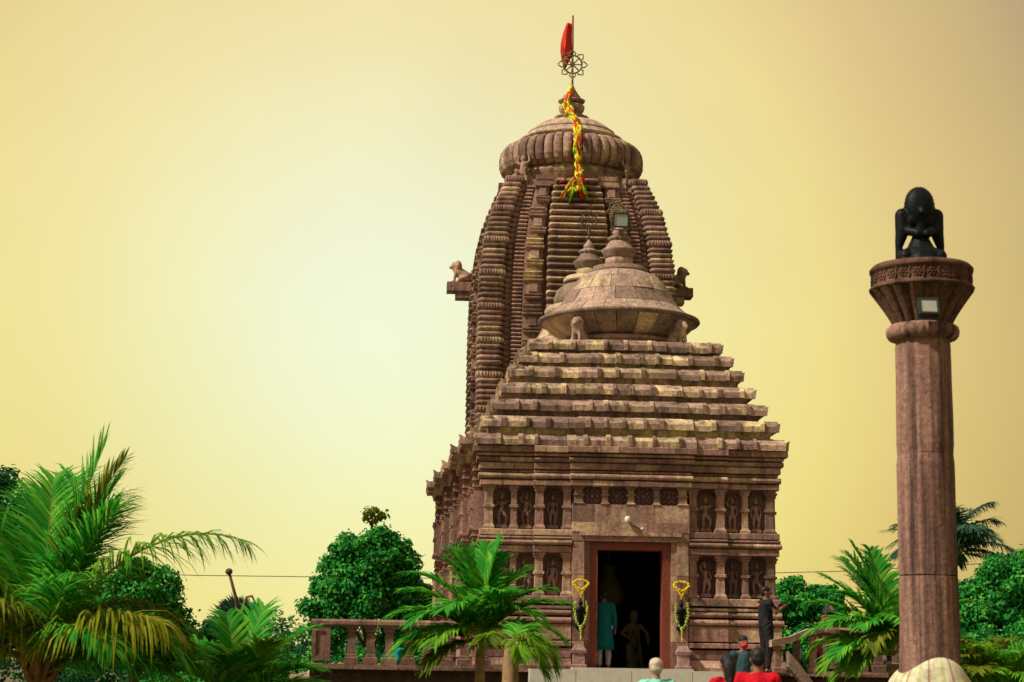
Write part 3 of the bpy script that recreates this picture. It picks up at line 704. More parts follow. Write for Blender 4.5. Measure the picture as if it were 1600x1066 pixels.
# broad rolls of the middle bands
roll_me = MB()
pr = [(.0, .0), (.10, .10), (.18, .36), (.2, .5), (.18, .66), (.10, .9), (.0, 1.0)]
rings = []
for x, kk in ((-.5, .1), (-.49, .6), (-.47, .9), (-.44, 1), (.44, 1), (.47, .9), (.49, .6), (.5, .1)):
    rings.append([(x, .12 - (p_ * kk + .12 * 0) - .0, .5 + (z - .5) * (.75 + .25 * kk)) for p_, z in pr] + [(x, .2, .8), (x, .2, .2)])
roll_me.loft(rings, smooth=True); roll_me = roll_me.mesh('broad_roll', M['tower'])
# small shrine motif: stacked sills, niche body, spreading eave and ribbed bell
shr = MB()
shr.rect([(0, .0), (.04, .03), (.08, .0), (.09, -.05), (.11, .04), (.15, .05), (.17, -.03), (.19, -.06), (.52, -.06), (.535, .0), (.55, .05), (.60, .06), (.62, -.02), (.64, -.04), (.66, .03), (.71, .04), (.73, -.03), (.76, -.02), (.80, .03), (.84, .02), (.86, -.05), (.90, -.03), (.93, -.10), (1.0, -.14)], 0, 0, .22, .10)
shr.box(-.12, .12, -.10, .02, .22, .48)
shr_me = shr.mesh('miniature_shrine', M['tower'])
for k, nm in faces():
    band = link('centre_band', None, tower)
    z = 6.2 if nm == 'front' else 5.2
    while z < 14.55:
        w = wz(z); x, y = rot2(0, -1.035 * w, k); hh = .213
        link('broad_roll', roll_me, band, (x, y, z), (0, 0, k * math.pi / 2), (.655 * w, 1.25 + random.uniform(-.05, .1), hh * .90)); z += hh
    for sx in (-1, 1):
        pil = link('shrine_strip', None, tower)
        b = -1
        while True:
            z = 5.65 + b * BH; b += 1
            if z > 14.0: break
            if z < 4.5: continue
            w = wz(z + .5); w2 = wz(z + 1.0); w1 = wz(z); x, y = rot2(sx * .462 * w, -1.0 * w1, k)
            tilt = math.atan2(w1 - w2, 1.0)
            o_ = link('miniature_shrine', shr_me, pil, (x, y, z)); o_.rotation_euler = Matrix.Rotation(k * math.pi / 2, 3, 'Z').to_euler()
            mrot = Matrix.Rotation(k * math.pi / 2, 4, 'Z') @ Matrix.Rotation(-tilt, 4, 'X')
            o_.rotation_euler = mrot.to_euler(); o_.scale = (.098 * w / .27, 1, BH * .985)
        # dark edge fillet between strip and centre band is an open joint; narrow string of small mouldings outside
        st = MB(); z = 4.5
        while z < 14.35:
            w = wz(z); a_, b_ = (.565 * w, .665 * w); hh = random.uniform(.115, .135); x0, x1 = sorted((sx * a_, sx * b_)); cxm = (x0 + x1) / 2; hxm = (x1 - x0) / 2
            rg = []
            for t_, o in ((0, -.05), (.2, -.01), (.5, .012), (.8, -.01), (1, -.05)):
                pts = [(cxm - hxm - o, -.965 * w - o * 1.5), (cxm + hxm + o, -.965 * w - o * 1.5), (cxm + hxm + o, -.86 * w), (cxm - hxm - o, -.86 * w)]
                rg.append([(*rot2(px_, py_, k), z + t_ * hh * .96) for px_, py_ in pts])
            st.loft(rg); z += hh
        z = 4.5
        while z < 14.35:
            w = wz(z); x0, x1 = sorted((sx * .685 * w, sx * .735 * w)); hh = random.uniform(.15, .19); y0_ = -.905 * w
            rg = []
            for t_, o in ((0, -.03), (.25, .0), (.6, .008), (1, -.035)):
                pts = [(x0 - o, y0_ - o), (x1 + o, y0_ - o), (x1 + o, -.85 * w), (x0 - o, -.85 * w)]
                rg.append([(*rot2(px_, py_, k), z + t_ * hh * .9) for px_, py_ in pts])
            st.loft(rg); z += hh
        tag(st.build('moulding_string', M['tower'], tower), kind='stuff')
        cp = MB().rect([(0, 0), (.06, .05), (.14, .05), (.16, .0), (.22, .03), (.34, .04)], 0, 0, .26, .1)
        w = wz(14.5); x, y = rot2(sx * .43 * w, -1.0 * w, k); cp.build('strip_capital', M['tower'], tower, (x, y, 14.42), (0, 0, k * math.pi / 2))
# shoulder slabs, neck, ribbed crown disc
MB().rect([(14.45, .0), (14.5, .03), (14.62, .03), (14.63, -.06), (14.72, -.02), (14.80, -.04)], 0, 0, 1.72, 1.72).build('shoulder_slab', M['tower'], tower)
MB().lathe([(2.0, 14.55), (1.97, 15.02), (2.03, 15.08), (2.02, 15.17), (1.94, 15.22), (1.90, 15.45)], 64).build('neck', M['tower'], tower)
crown = link('crown_disc', None, tower)
MB().lathe([(1.82, 15.28), (2.08, 15.40), (2.12, 15.75), (2.05, 16.05), (1.7, 16.24), (1.2, 16.28)], 64).build('disc_core', M['tower'], crown)
NR = 46
rib = MB(); pts = [(1.84, 15.26), (2.06, 15.28), (2.20, 15.40), (2.265, 15.56), (2.27, 15.82), (2.23, 16.0), (2.12, 16.15), (1.94, 16.25), (1.70, 16.29)]
rings = []
for r_, z in pts:
    hw = math.pi / NR * r_ * .93; ring = []
    for q, dd in ((-1, -.10), (-.8, -.03), (-.4, .0), (0, .012), (.4, .0), (.8, -.03), (1, -.10)): ring.append((q * hw, -(r_ + dd), z))
    rings.append(ring + [(hw, -(r_ - .2), z), (-hw, -(r_ - .2), z)])
rib_me = rib.loft(rings).mesh('crown_rib', M['tower'])
for i in range(NR): link('crown_rib', rib_me, crown, (0, 0, random.uniform(-.01, .01)), (0, 0, 2 * math.pi * i / NR))
dome = link('cap_dome', None, tower)
MB().lathe([(1.50, 16.24), (1.58, 16.38), (1.66, 16.41), (1.67, 16.47), (1.58, 16.51), (1.48, 16.53), (1.42, 16.64), (1.24, 16.84), (.98, 17.02), (.66, 17.13), (.4, 17.16)], 64).build('dome_body', M['dome'], dome)
MB().lathe([(1.36, 16.68), (1.40, 16.69), (1.38, 16.73), (1.33, 16.74)], 64).build('dome_band', M['dome'], dome)
fin = link('finial', None, tower)
MB().lathe([(.42, 17.12), (.44, 17.20), (.50, 17.22), (.52, 17.28), (.44, 17.29), (.40, 17.33)], 48, rib=(16, .08)).build('finial_base', M['tower'], fin)
MB().lathe([(.22, 17.3), (.32, 17.40), (.40, 17.52), (.42, 17.64), (.36, 17.70), (.30, 17.72)], 32).build('finial_pot', M['tower'], fin)
MB().lathe([(.28, 17.70), (.40, 17.80), (.42, 17.84), (.30, 17.88), (.24, 17.90), (.27, 17.96), (.20, 18.06), (.12, 18.2), (.06, 18.34), (.03, 18.42)], 48, rib=(12, .05)).build('finial_bud', M['tower'], fin)
# squatting bearers under the crown disc
def bearer_mb(s=1.0):
    mb = MB(); c = lambda a, q, b, q2: mb.cap([v * s for v in a], q * s, [v * s for v in b], q2 * s, 10)
    c((0, 0, .22), .16, (0, -.02, .52), .15); mb.ball((0, -.06 * s, .74 * s), (.12 * s, .12 * s, .14 * s))
    for sx in (-1, 1):
        c((sx * .12, 0, .2), .10, (sx * .24, -.20, .30), .08); c((sx * .24, -.20, .30), .075, (sx * .2, -.18, .04), .055)
        c((sx * .15, 0, .56), .07, (sx * .30, -.05, .62), .06); c((sx * .30, -.05, .62), .055, (sx * .24, -.03, .86), .05)
    return mb
bme = None
for a in (-135, -45, 135):
    x, y = 2.22 * math.cos(R(a)), 2.22 * math.sin(R(a))
    MB().rect([(14.42, .02), (14.52, .04), (14.60, .0), (14.68, .03), (14.83, .02)], 0, 0, .30, .30).build('bearer_slab', M['tower'], tower, (x * .97, y * .97, 0), (0, 0, R(a + 90)))
    if bme is None: bo = capsule_union(bearer_mb(.82), 'squatting_bearer', M['tower'], tower, .03, (x, y, 14.83), (0, 0, R(a + 90))); bme = bo.data
    else: link('squatting_bearer', bme, tower, (x, y, 14.83), (0, 0, R(a + 90)))
# brackets with lions on the flanks
for sx, lab in ((-1, 'sunlit seated stone lion on the bracket at the tower\'s left flank'), (1, 'shaded seated stone lion on the bracket at the tower\'s right flank')):
    br = link('bracket', None, tower)
    MB().box(*sorted((sx * 2.9, sx * 3.85)), -.30, .30, 11.52, 11.80).build('bracket_slab', M['tower'], br)
    MB().box(*sorted((sx * 2.9, sx * 3.58)), -.25, .25, 11.30, 11.515).build('bracket_corbel', M['tower'], br)
    lt = capsule_union(lion_mb(1.0), 'lion_statue', M['relief'], None, .025, tuple(wl(sx * 3.46, 16, 11.80)), (0, 0, PHI + (R(-90) if sx < 0 else R(90))))
    tag(lt, lab, 'statue', 'lions on the tower brackets')

# ------------------------------------------------------------------ wheel emblem, flag and streamers
def wheel(name, label, loc, rad, pole_below, pole_above, mat, group, spokes=8, rz=0.0):
    t_ = thing(name, label, 'wheel emblem', loc, PHI + rz, group)
    mb = MB(); pts = [(rad * .62 * math.cos(2 * math.pi * i / 40), 0, rad * .62 * math.sin(2 * math.pi * i / 40)) for i in range(41)]
    mb.tube(pts, rad * .055, 8).build('rim', mat, t_)
    MB().tube([(0, -rad * .09, 0), (0, rad * .09, 0)], rad * .15, 16).build('hub', mat, t_)
    for i in range(spokes):
        a = 2 * math.pi * i / spokes; ca, sa = math.cos(a), math.sin(a)
        MB().tube([(rad * .12 * ca, 0, rad * .12 * sa), (rad * .62 * ca, 0, rad * .62 * sa)], rad * .045, 6).build('spoke', mat, t_)
        fl = MB(); tip = (rad * 1.02 * ca, 0, rad * 1.02 * sa)
        for sg in (-1, 1):
            b0 = a + sg * .30; m0 = a + sg * .26
            fl.tube([(rad * .62 * math.cos(b0), 0, rad * .62 * math.sin(b0)), (rad * .80 * math.cos(m0), 0, rad * .80 * math.sin(m0)), (rad * .92 * math.cos(a + sg * .08), 0, rad * .92 * math.sin(a + sg * .08)), tip], [rad * .045, rad * .05, rad * .04, rad * .02], 6)
        fl.build('flame', mat, t_)
    MB().tube([(0, 0, -pole_below), (0, 0, -rad * .6)], rad * .07, 8).build('pole', mat, t_)
    if pole_above: MB().tube([(0, rad * .12, -rad * .5), (0, rad * .12, pole_above)], [rad * .075, rad * .06], 8).build('flag_pole', M['wood'], t_)
    return t_
wheel('wheel_emblem', 'openwork metal wheel on the tower finial below the flag', tuple(wl(.02, 16, 19.06)), .48, .75, 1.66, M['brass'], 'wheel emblems on the temple finials')
wheel('wheel_emblem', 'small dark openwork wheel on the assembly hall finial', tuple(wl(-.04, CM, 12.36)), .33, .62, 0, M['iron'], 'wheel emblems on the temple finials', rz=.15)
wheel('wheel_emblem', 'small olive openwork wheel behind the floodlight on the entrance hall dome', tuple(wl(.10, CY + .2, 11.12)), .30, .5, 0, M['brass'], 'wheel emblems on the temple finials', rz=-.2)

def cloth_strip(mb, pts, w0, w1, seed, amp=.06, nseg=3):
    """ribbon with folds hanging along a path"""
    rd = random.Random(seed); n = len(pts); ph = rd.uniform(0, 6)
    rows = []
    for i, p_ in enumerate(pts):
        t_ = i / (n - 1); w = w0 + (w1 - w0) * t_; a = ph + t_ * rd.uniform(1.5, 2.5) * 2
        d = Vector((math.cos(a), math.sin(a) * .6, 0))
        rows.append([Vector(p_) + d * w * (k / nseg - .5) + Vector((0, amp * math.sin(k * 2.2 + t_ * 9 + ph), 0)) for k in range(nseg + 1)])
    vs = [v for r_ in rows for v in r_]; m_ = nseg + 1
    fs = [(i * m_ + k, i * m_ + k + 1, (i + 1) * m_ + k + 1, (i + 1) * m_ + k) for i in range(n - 1) for k in range(nseg)]
    mb.add(vs, fs, True)
flag = thing('temple_flag', 'limp red and orange flag on the pole above the tower', 'flag', tuple(wl(.02, 16.05, 18.9)), PHI)
nx_, nz_ = 8, 16; vs = []; vs2 = []
for j in range(nz_ + 1):
    for i in range(nx_ + 1):
        s_, t_ = i / nx_, j / nz_
        zz = 1.56 - 1.60 * t_ * (.72 + .28 * s_)
        wd = .36 * (s_ ** .9) * (.25 + .75 * math.sin(math.pi * min(1, .10 + t_ * .74)))
        vs.append((-.03 - wd, .045 * math.sin(s_ * 7 + t_ * 3), zz))
fs = [(j * (nx_ + 1) + i, j * (nx_ + 1) + i + 1, (j + 1) * (nx_ + 1) + i + 1, (j + 1) * (nx_ + 1) + i) for j in range(nz_) for i in range(nx_)]
mb = MB(); mb.add(vs, fs, True); fo = mb.build('red_cloth', M['red'], flag)
sm_ = fo.modifiers.new('thick', 'SOLIDIFY'); sm_.thickness = .006
mb = MB(); cloth_strip(mb, [(-.22, -.05, 1.0), (-.27, -.06, .75), (-.30, -.04, .5), (-.26, -.05, .25), (-.27, -.06, .0)], .10, .05, 3, .02); fo = mb.build('orange_border', M['orange'], flag); fo.modifiers.new('thick', 'SOLIDIFY').thickness = .006
mb = MB(); cloth_strip(mb, [(-.30, -.06, .35), (-.28, -.07, .2), (-.28, -.06, .02), (-.26, -.07, -.1)], .05, .03, 5, .01); fo = mb.build('yellow_fringe', M['yellow'], flag); fo.modifiers.new('thick', 'SOLIDIFY').thickness = .006

stm = thing('cloth_streamer', 'string of yellow, lime and red cloths hanging down the tower front', 'streamer', tuple(wl(0, 16, 14)), PHI)
SP = [(-.04, -.10, 4.32), (-.16, -.45, 3.62), (-.07, -.72, 3.2), (-.03, -1.15, 2.98), (.0, -1.75, 2.52), (.0, -2.34, 2.05), (.0, -2.42, 1.5), (.03, -2.45, 1.0), (.02, -2.6, .62), (.03, -2.72, .2)]
MB().tube(SP, .014, 6).build('cord', M['yellow'], stm)
def spt(u):
    u = max(0, min(.9999, u)) * (len(SP) - 1); i = int(u); return Vector(SP[i]).lerp(Vector(SP[i + 1]), u - i)
cs = ['yellow', 'lime', 'red', 'yellow', 'lime', 'yellow']
for i in range(46):
    u = i / 46 * .93; a = spt(u); mb = MB()
    L_ = random.uniform(.45, .8); dx = random.uniform(-.12, .10) - (.16 if i < 7 else 0); pts = []
    for k in range(6):
        q = k / 5; base = spt(u + q * .17); pts.append(base + Vector((dx * q + .03 * math.sin(i + k), -.05 - .03 * (i % 3), -.04 * q)))
    cloth_strip(mb, pts, random.uniform(.17, .28), random.uniform(.06, .12), i, .03)
    o_ = mb.build('cloth', M[cs[i % 6] if random.random() < .8 else 'yellow'], stm); o_.modifiers.new('thick', 'SOLIDIFY').thickness = .005
for i in range(22):   # bunch spreading at the end
    a = spt(.80 + .1 * random.random()); ang = random.uniform(-1.0, .45); L_ = random.uniform(.45, .95); mb = MB()
    pts = [a + Vector((math.sin(ang) * L_ * q, -.08 - .04 * math.sin(3 * q), -math.cos(ang) * L_ * q * (.75 + .25 * q))) for q in (0, .25, .5, .75, 1)]
    cloth_strip(mb, pts, .10, random.uniform(.14, .26), 50 + i, .04)
    o_ = mb.build('cloth', M[['yellow', 'lime', 'red', 'lime', 'orange', 'red'][i % 6]], stm); o_.modifiers.new('thick', 'SOLIDIFY').thickness = .005

# ------------------------------------------------------------------ floodlights
def floodlight(label, loc, rz, w, h, tilt, glass, group='floodlights'):
    t_ = thing('floodlight', label, 'floodlight', loc, rz, group)
    rot = (tilt, 0, 0)
    mb = MB(); mb.loft([[(-w * q / 2, y, -h * q / 2), (w * q / 2, y, -h * q / 2), (w * q / 2, y, h * q / 2), (-w * q / 2, y, h * q / 2)] for y, q in ((.10, .72), (.04, .95), (-.05, 1.0), (-.06, .98))]); mb.build('housing', M['lampbody'], t_, (0, 0, h * .62), rot)
    MB().box(-w * .40, w * .40, -.072, -.062, -h * .38, h * .40).build('glass', glass, t_, (0, 0, h * .62), rot)
    fr_ = MB()
    for x0, x1, z0, z1 in ((-.5, -.405, -.5, .5), (.405, .5, -.5, .5), (-.405, .405, -.5, -.385), (-.405, .405, .405, .5)): fr_.box(x0 * w, x1 * w, -.085, -.058, z0 * h, z1 * h)
    fr_.build('bezel', M['lampbody'], t_, (0, 0, h * .62), rot)
    br = MB()
    for sx in (-1, 1): br.box(*sorted((sx * w * .5, sx * (w * .5 + .015))), -.02, .02, 0, h * .66)
    br.box(-w * .52, w * .52, -.02, .02, -.015, 0); br.build('yoke', M['lampbody'], t_)
    return t_
floodlight('square floodlight with greenish glass on top of the entrance hall dome', tuple(wl(.10, CY - .30, 10.55)), PHI, .40, .36, R(8), M['lampglass'])

# ------------------------------------------------------------------ balustrades
bal_me = MB()
bal_me.rect([(0, .05), (.13, .05), (.15, .02), (.19, .02), (.21, .0), (.63, -.004), (.65, .02), (.70, .015), (.72, .035), (.76, .035)], 0, 0, .072, .072)
bal_me = bal_me.mesh('baluster', M['plinth'])
def balustrade(label, x0, x1, y, piers, first_pier=True):
    t_ = thing('balustrade', label, 'balustrade', tuple(wl(0, 0, 0)), PHI, 'stone balustrades on the terrace edge')
    p_ = x0
    while p_ < x1 - .05:
        q = min(p_ + random.uniform(1.0, 1.5), x1)
        mb = MB(); pl = [(y - .13, .76), (y - .17, .80), (y - .17, .86), (y - .13, .90), (y + .13, .90), (y + .17, .86), (y + .17, .80), (y + .13, .76)]
        mb.prism(pl, p_ + .004, q - .004, 'x').build('rail_stone', M['plinth'], t_); p_ = q
    MB().box(x0, x1, y - .14, y + .14, .0, .05).build('base_rail', M['plinth'], t_)
    for a, b in piers:
        pr = link('pier', None, t_)
        MB().box(a, b, y - .12, y + .12, .10, .76).build('pier_block', M['plinth'], pr)
        f_ = MB(); w = b - a
        for u0, u1, v0, v1 in ((0, .22, .1, .9), (.78, 1, .1, .9), (0, 1, .0, .14), (0, 1, .86, 1)): f_.box(a + u0 * w + .002, a + u1 * w - .002, y - .145 - .003 * (v1 - v0 > .5), y - .118, .102 + v0 * .65, .102 + v1 * .65)
        f_.build('pier_panel', M['plinth'], pr)
    x = x0 + .42
    while x < x1 - .1:
        if not any(a - .1 < x < b + .1 for a, b in piers): link('baluster', bal_me, t_, (x, y, .04), (0, 0, 0), (1.15, 1.15, .955))
        x += .365
    return t_
balustrade('brown stone balustrade with turned posts between the two bushy palms and round tree', -6.7, -2.55, -4.25, ((-6.68, -6.32), (-2.95, -2.6)))
balustrade('brown stone balustrade beside the fluted pillar, partly behind palm leaves', 3.25, 5.55, -4.25, ((3.28, 3.62), (5.2, 5.5)))
cheek = thing('stair_handrail', 'sloping tan stone handrail leading down from the pillar side balustrade', 'handrail', tuple(wl(0, 0, 0)), PHI)
mb = MB(); mb.loft([[(x, -4.25 + d - (3.25 - x) * .35, z + e) for d, e in ((-.14, 0), (.14, 0), (.14, .13), (-.14, .13))] for x, z in ((2.2, .50), (2.6, .58), (3.0, .74), (3.25, .78))]); mb.build('rail', M['dome'], cheek)
for x, z in ((2.35, .5), (2.75, .62), (3.1, .72)):
    MB().rect([(0, .03), (.08, .03), (.1, 0), (z - .06, 0), (z, .03)], 0, 0, .06, .06).build('baluster', M['plinth'], cheek, (x, -4.25 - (3.25 - x) * .35, .02))
mb = MB(); mb.loft([[(x, -4.75 + d, z + e) for d, e in ((-.16, -.3), (.16, -.3), (.16, 0), (-.16, 0))] for x, z in ((2.50, .42), (2.72, .16), (3.0, -.20), (3.3, -.60))]); mb.build('cheek_stone', M['dome'], cheek)
post = thing('red_post_box', 'small red metal box standing on the balustrade beside the palm', 'box', tuple(wl(3.44, -4.25, .903)), PHI)
MB().rect([(0, 0), (.02, .012), (.20, .012), (.205, .02), (.235, .015)], 0, 0, .11, .11).build('box_body', M['redbox'], post)
MB().box(-.07, .07, -.128, -.123, .05, .16).build('box_door', M['redbox'], post)
floodlight('tilted black floodlight standing on the small red box', tuple(wl(3.44, -4.25, 1.145)), PHI + .9, .22, .15, R(-35), M['lampglass2'])

# ------------------------------------------------------------------ statue pillar
PC = (5.62, 25.0)
pil = thing('statue_pillar', 'tall fluted red sandstone pillar with flaring lotus capital', 'pillar', (PC[0], PC[1], 0))
def shaft(z0, z1, ra, rb, tw=0.0, ragged=False):
    mb = MB(); rings = []
    n = 160
    for k in range(13):
        t_ = k / 12; z = z0 + (z1 - z0) * t_; r_ = ra + (rb - ra) * t_; ring = []
        for i in range(n):
            a = 2 * math.pi * (i + .5) / n + .12; q = (a * 16 / math.pi) % 2          # sixteen shallow flutes
            fl = abs(q - 1)                                                # 0 mid flute, 1 arris
            e = 0.0
            if k in (0, 12): e = -.012
            wob = .010 * noise.noise(Vector((math.cos(a) * 2, math.sin(a) * 2, z * 1.5)))
            ring.append(((r_ - .010 * (1 - fl ** 2.0) + e + wob) * math.cos(a), (r_ - .010 * (1 - fl ** 2.0) + e + wob) * math.sin(a), z + (.012 * noise.noise(Vector((a * 3, z0, 0))) if ragged and k in (0, 12) else 0)))
        rings.append(ring)
    return mb.loft(rings)
for z0, z1, ra, rb in ((1.42, 2.825, .405, .398), (2.84, 4.46, .398, .388), (4.465, 6.06, .388, .378)):
    shaft(z0, z1, ra, rb, ragged=z0 > 2).build('shaft_drum', M['pillar'], pil)
MB().lathe([(.345, 1.5), (.345, 6.2)], 32).build('shaft_core', M['dark'], pil)
ringp = link('collar', None, pil, (0, 0, -.10))
MB().lathe([(.38, 6.12), (.44, 6.14), (.475, 6.19), (.485, 6.24), (.47, 6.30), (.42, 6.34), (.36, 6.35)], 156, rib=(26, .03)).build('collar_ring', M['pillar'], ringp)
cap_ = link('capital', None, pil, (0, 0, -.10))
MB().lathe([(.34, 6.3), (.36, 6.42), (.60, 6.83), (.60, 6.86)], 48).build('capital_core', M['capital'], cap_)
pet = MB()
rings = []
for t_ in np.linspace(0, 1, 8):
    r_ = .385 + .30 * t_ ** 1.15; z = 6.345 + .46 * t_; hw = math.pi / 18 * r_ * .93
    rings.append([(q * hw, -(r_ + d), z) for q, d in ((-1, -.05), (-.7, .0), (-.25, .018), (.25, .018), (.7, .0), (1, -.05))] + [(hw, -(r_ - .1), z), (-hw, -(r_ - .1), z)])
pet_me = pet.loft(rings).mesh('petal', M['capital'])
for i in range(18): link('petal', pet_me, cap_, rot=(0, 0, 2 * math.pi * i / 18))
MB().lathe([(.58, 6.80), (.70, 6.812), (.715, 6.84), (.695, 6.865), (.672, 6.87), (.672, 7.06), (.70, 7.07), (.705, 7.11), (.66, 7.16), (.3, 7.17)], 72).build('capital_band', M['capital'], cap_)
ros = MB()
ros.ball((0, -.674, 6.965), (.022, .018, .022), 8, 5)
for k in range(6): ros.ball((.042 * math.cos(k * math.pi / 3), -.672, 6.965 + .046 * math.sin(k * math.pi / 3)), (.024, .016, .024), 8, 4)
ros.tube([(.075, -.672, 6.89), (.09, -.674, 6.95), (.075, -.672, 7.0), (.10, -.67, 7.045)], .012, 6)
ros_me = ros.mesh('carved_rosette', M['capital'])
for i in range(22): link('carved_rosette', ros_me, cap_, rot=(0, 0, 2 * math.pi * i / 22))
MB().rect([(0, 0), (.25, .0), (.27, -.05), (.9, -.06), (.95, .0), (1.1, .02), (1.15, -.03), (1.42, -.04)], 0, 0, .52, .52).build('pedestal', M['pillar'], pil)
# striped cloth tied round the foot
sk = MB(); rings = []; n = 96
for t_ in np.linspace(0, 1, 14):
    ring = []
    for i in range(n):
        a = 2 * math.pi * i / n
        top = 1.57 + .16 * max(0, math.cos(a + 1.35)) ** 1.6 + .03 * math.sin(a * 3)
        z = top - (top - .85) * t_; f_ = (.008 + .030 * t_) * (math.sin(a * 5 + 2 * t_) + .7 * math.sin(a * 9 + 1 + 3 * t_) + .5 * noise.noise(Vector((a * 3, t_ * 4, 1))))
        r_ = .425 + .16 * min(1, t_ * 2.2) ** .7 + .05 * t_ + f_ * min(1, t_ * 4 + .2)
        ring.append((r_ * math.cos(a), r_ * math.sin(a), z))
    rings.append(ring)
sk.loft(rings, cap0=False, cap1=False, smooth=True)
skirt = sk.build('striped_cloth', M['stripe'], None, (PC[0], PC[1], 0)); skirt.modifiers.new('thick', 'SOLIDIFY').thickness = .012
tag(skirt, 'cream striped cloth wrapped round the foot of the fluted pillar', 'cloth')
# kneeling winged statue
def statue():
    mb = MB(); c = mb.cap
    mb.ball((0, .02, .12), (.32, .27, .14), 24, 12); c((0, 0, .06), .30, (0, .02, .35), .12); c((0, .02, .30), .085, (0, .03, .56), .10)
    c((-.12, .03, .58), .10, (.12, .03, .58), .10)
    mb.ball((0, .0, .765), (.195, .125, .235), 24, 14)
    for i in range(24):
        a = R(-35) + R(250) * i / 23; mb.ball((.20 * math.cos(a), .01, .765 + .235 * math.sin(a)), .022, 6, 4)
    c((0, -.08, .72), .05, (0, -.14, .66), .03)                      # beak
    for sx in (-1, 1):
        c((sx * .10, .04, .60), .085, (sx * .24, .05, .645), .098)     # shoulder to folded wing
        c((sx * .24, .05, .645), .098, (sx * .245, .05, .47), .092); c((sx * .235, .05, .47), .102, (sx * .285, .05, .27), .058); c((sx * .285, .05, .27), .056, (sx * .320, .05, .06), .022); c((sx * .17, -.03, .44), .06, (sx * .06, -.14, .39), .055)
        c((sx * .10, .0, .14), .13, (sx * .24, -.14, .10), .09)
    mb.box(-.33, .33, -.24, .26, 0, .055)
    return mb
st = capsule_union(statue(), 'winged_statue', M['black'], None, .014, (PC[0], PC[1], 7.07), (0, 0, 0), 2, (1.0, 1.0, 1.12))
tag(st, 'black kneeling winged statue on top of the fluted pillar', 'statue')
floodlight('grey floodlight fixed to the capital of the fluted pillar', (PC[0] - .07, PC[1] - .64, 6.22), 0.05, .27, .23, R(-14), M['lampglass2'])

# ------------------------------------------------------------------ door garlands, lamps
for sx, nm in ((-1, 'beside the man in teal'), (1, 'on the jamb beside the small relief niches')):
    x = sx * 1.10
    g = thing('marigold_garland', 'yellow marigold garland looped on the door jamb ' + ('nearest the big palm' if sx < 0 else 'nearest the photographer'), 'garland', tuple(wl(x, -.30, 1.55)), PHI, 'yellow garlands on the door jambs')
    mb = MB()
    for k in range(110):
        a = 2 * math.pi * k / 110; zx = .165 * math.cos(a); zz = .30 + .075 * math.sin(a) - (.05 if math.sin(a) < 0 else 0) * (1 - abs(math.cos(a)))
        mb.ball((zx + random.uniform(-.014, .014), -.02 + .03 * math.sin(a) + random.uniform(-.012, .012), zz + random.uniform(-.016, .016)), random.uniform(.012, .021), 6, 4)
    for q in np.linspace(0, 1, 7):
        for s2 in (-1, 1): mb.ball((s2 * .11 * (1 - q) + .0, -.04, .24 - .19 * q), random.uniform(.022, .03), 7, 5)
    mb.build('flower_loop', M['marigold'], g)
    MB().tube([(0, 0, .06), (0, .0, -.02)], .012, 6).build('string', M['yellow'], g)
    fgm = MB(); c = fgm.cap   # small dark guardian figure
    c((-.04, 0, .02), .035, (-.03, 0, .2), .045); c((.04, 0, .02), .035, (.03, 0, .2), .045); c((0, 0, .2), .06, (0, 0, .38), .07); fgm.ball((0, -.01, .50), (.05, .05, .06)); c((0, 0, .55), .035, (0, 0, .62), .012)
    for s2 in (-1, 1): c((s2 * .07, 0, .38), .026, (s2 * .12, -.02, .25), .024); c((s2 * .12, -.02, .25), .022, (s2 * .09, -.05, .33), .02)
    fgm.box(-.10, .10, -.07, .07, -.05, .02)
    fo = capsule_union(fgm, 'guardian_figurine', M['black'], None, .012, tuple(wl(x, -.27, .93)), (0, 0, PHI)); tag(fo, 'small dark guardian figurine on the door jamb ' + ('nearest the big palm' if sx < 0 else 'nearest the photographer'), 'figurine', 'guardian figurines beside the door')
    g2 = thing('green_garland', 'pale green garland hung round the dark figurine ' + ('nearest the big palm' if sx < 0 else 'nearest the photographer'), 'garland', tuple(wl(x, -.36, .72)), PHI, 'green garlands on the guardian figurines')
    mb = MB()
    for q in np.linspace(0, 1, 18):
        for s2 in (-1, 1):
            xx = s2 * (.125 * math.sin(math.pi * min(1, .32 + .68 * q)) ** .8 + .012); zz = .72 - .55 * q
            [mb.ball((xx + random.uniform(-.018, .018), -.02 + random.uniform(-.015, .015), zz + random.uniform(-.02, .02)), random.uniform(.011, .02), 6, 4) for _ in range(4)]
    for k in range(5): mb.ball((0, -.03, .20 - .045 * k), .034 - .003 * k, 7, 5)
    mb.build('flower_strand', M['garland'], g2)
    MB().tube([(0, -.03, 0), (0, -.03, -.10)], [.012, .018], 6).build('tassel', M['yellow'], g2)
lampm = thing('globe_lamp', 'white globe lamp on the lintel above the doorway', 'lamp', tuple(wl(-.08, -.24, 3.25)), PHI)
mb = MB(); mb.ball((0, -.09, 0), (.075, .075, .085), 16, 10); mb.build('globe', M['white_cloth'], lampm)
MB().tube([(0, 0, .0), (0, -.04, .0)], .04, 12).build('holder', M['lampbody'], lampm)
lamp2 = thing('bulb_lamp', 'small tilted bulb on a wire under the white globe lamp', 'lamp', tuple(wl(.22, -.30, 3.06)), PHI)
mb = MB(); mb.ball((0.02, -.03, 0), (.04, .035, .03), 12, 8); mb.build('bulb', M['white_cloth'], lamp2)
mb = MB(); mb.tube([(-.28, .06, .16), (-.2, .0, .05), (-.1, -.02, .02), (0, -.02, .01)], .008, 6); mb.build('wire', M['lampbody'], lamp2)

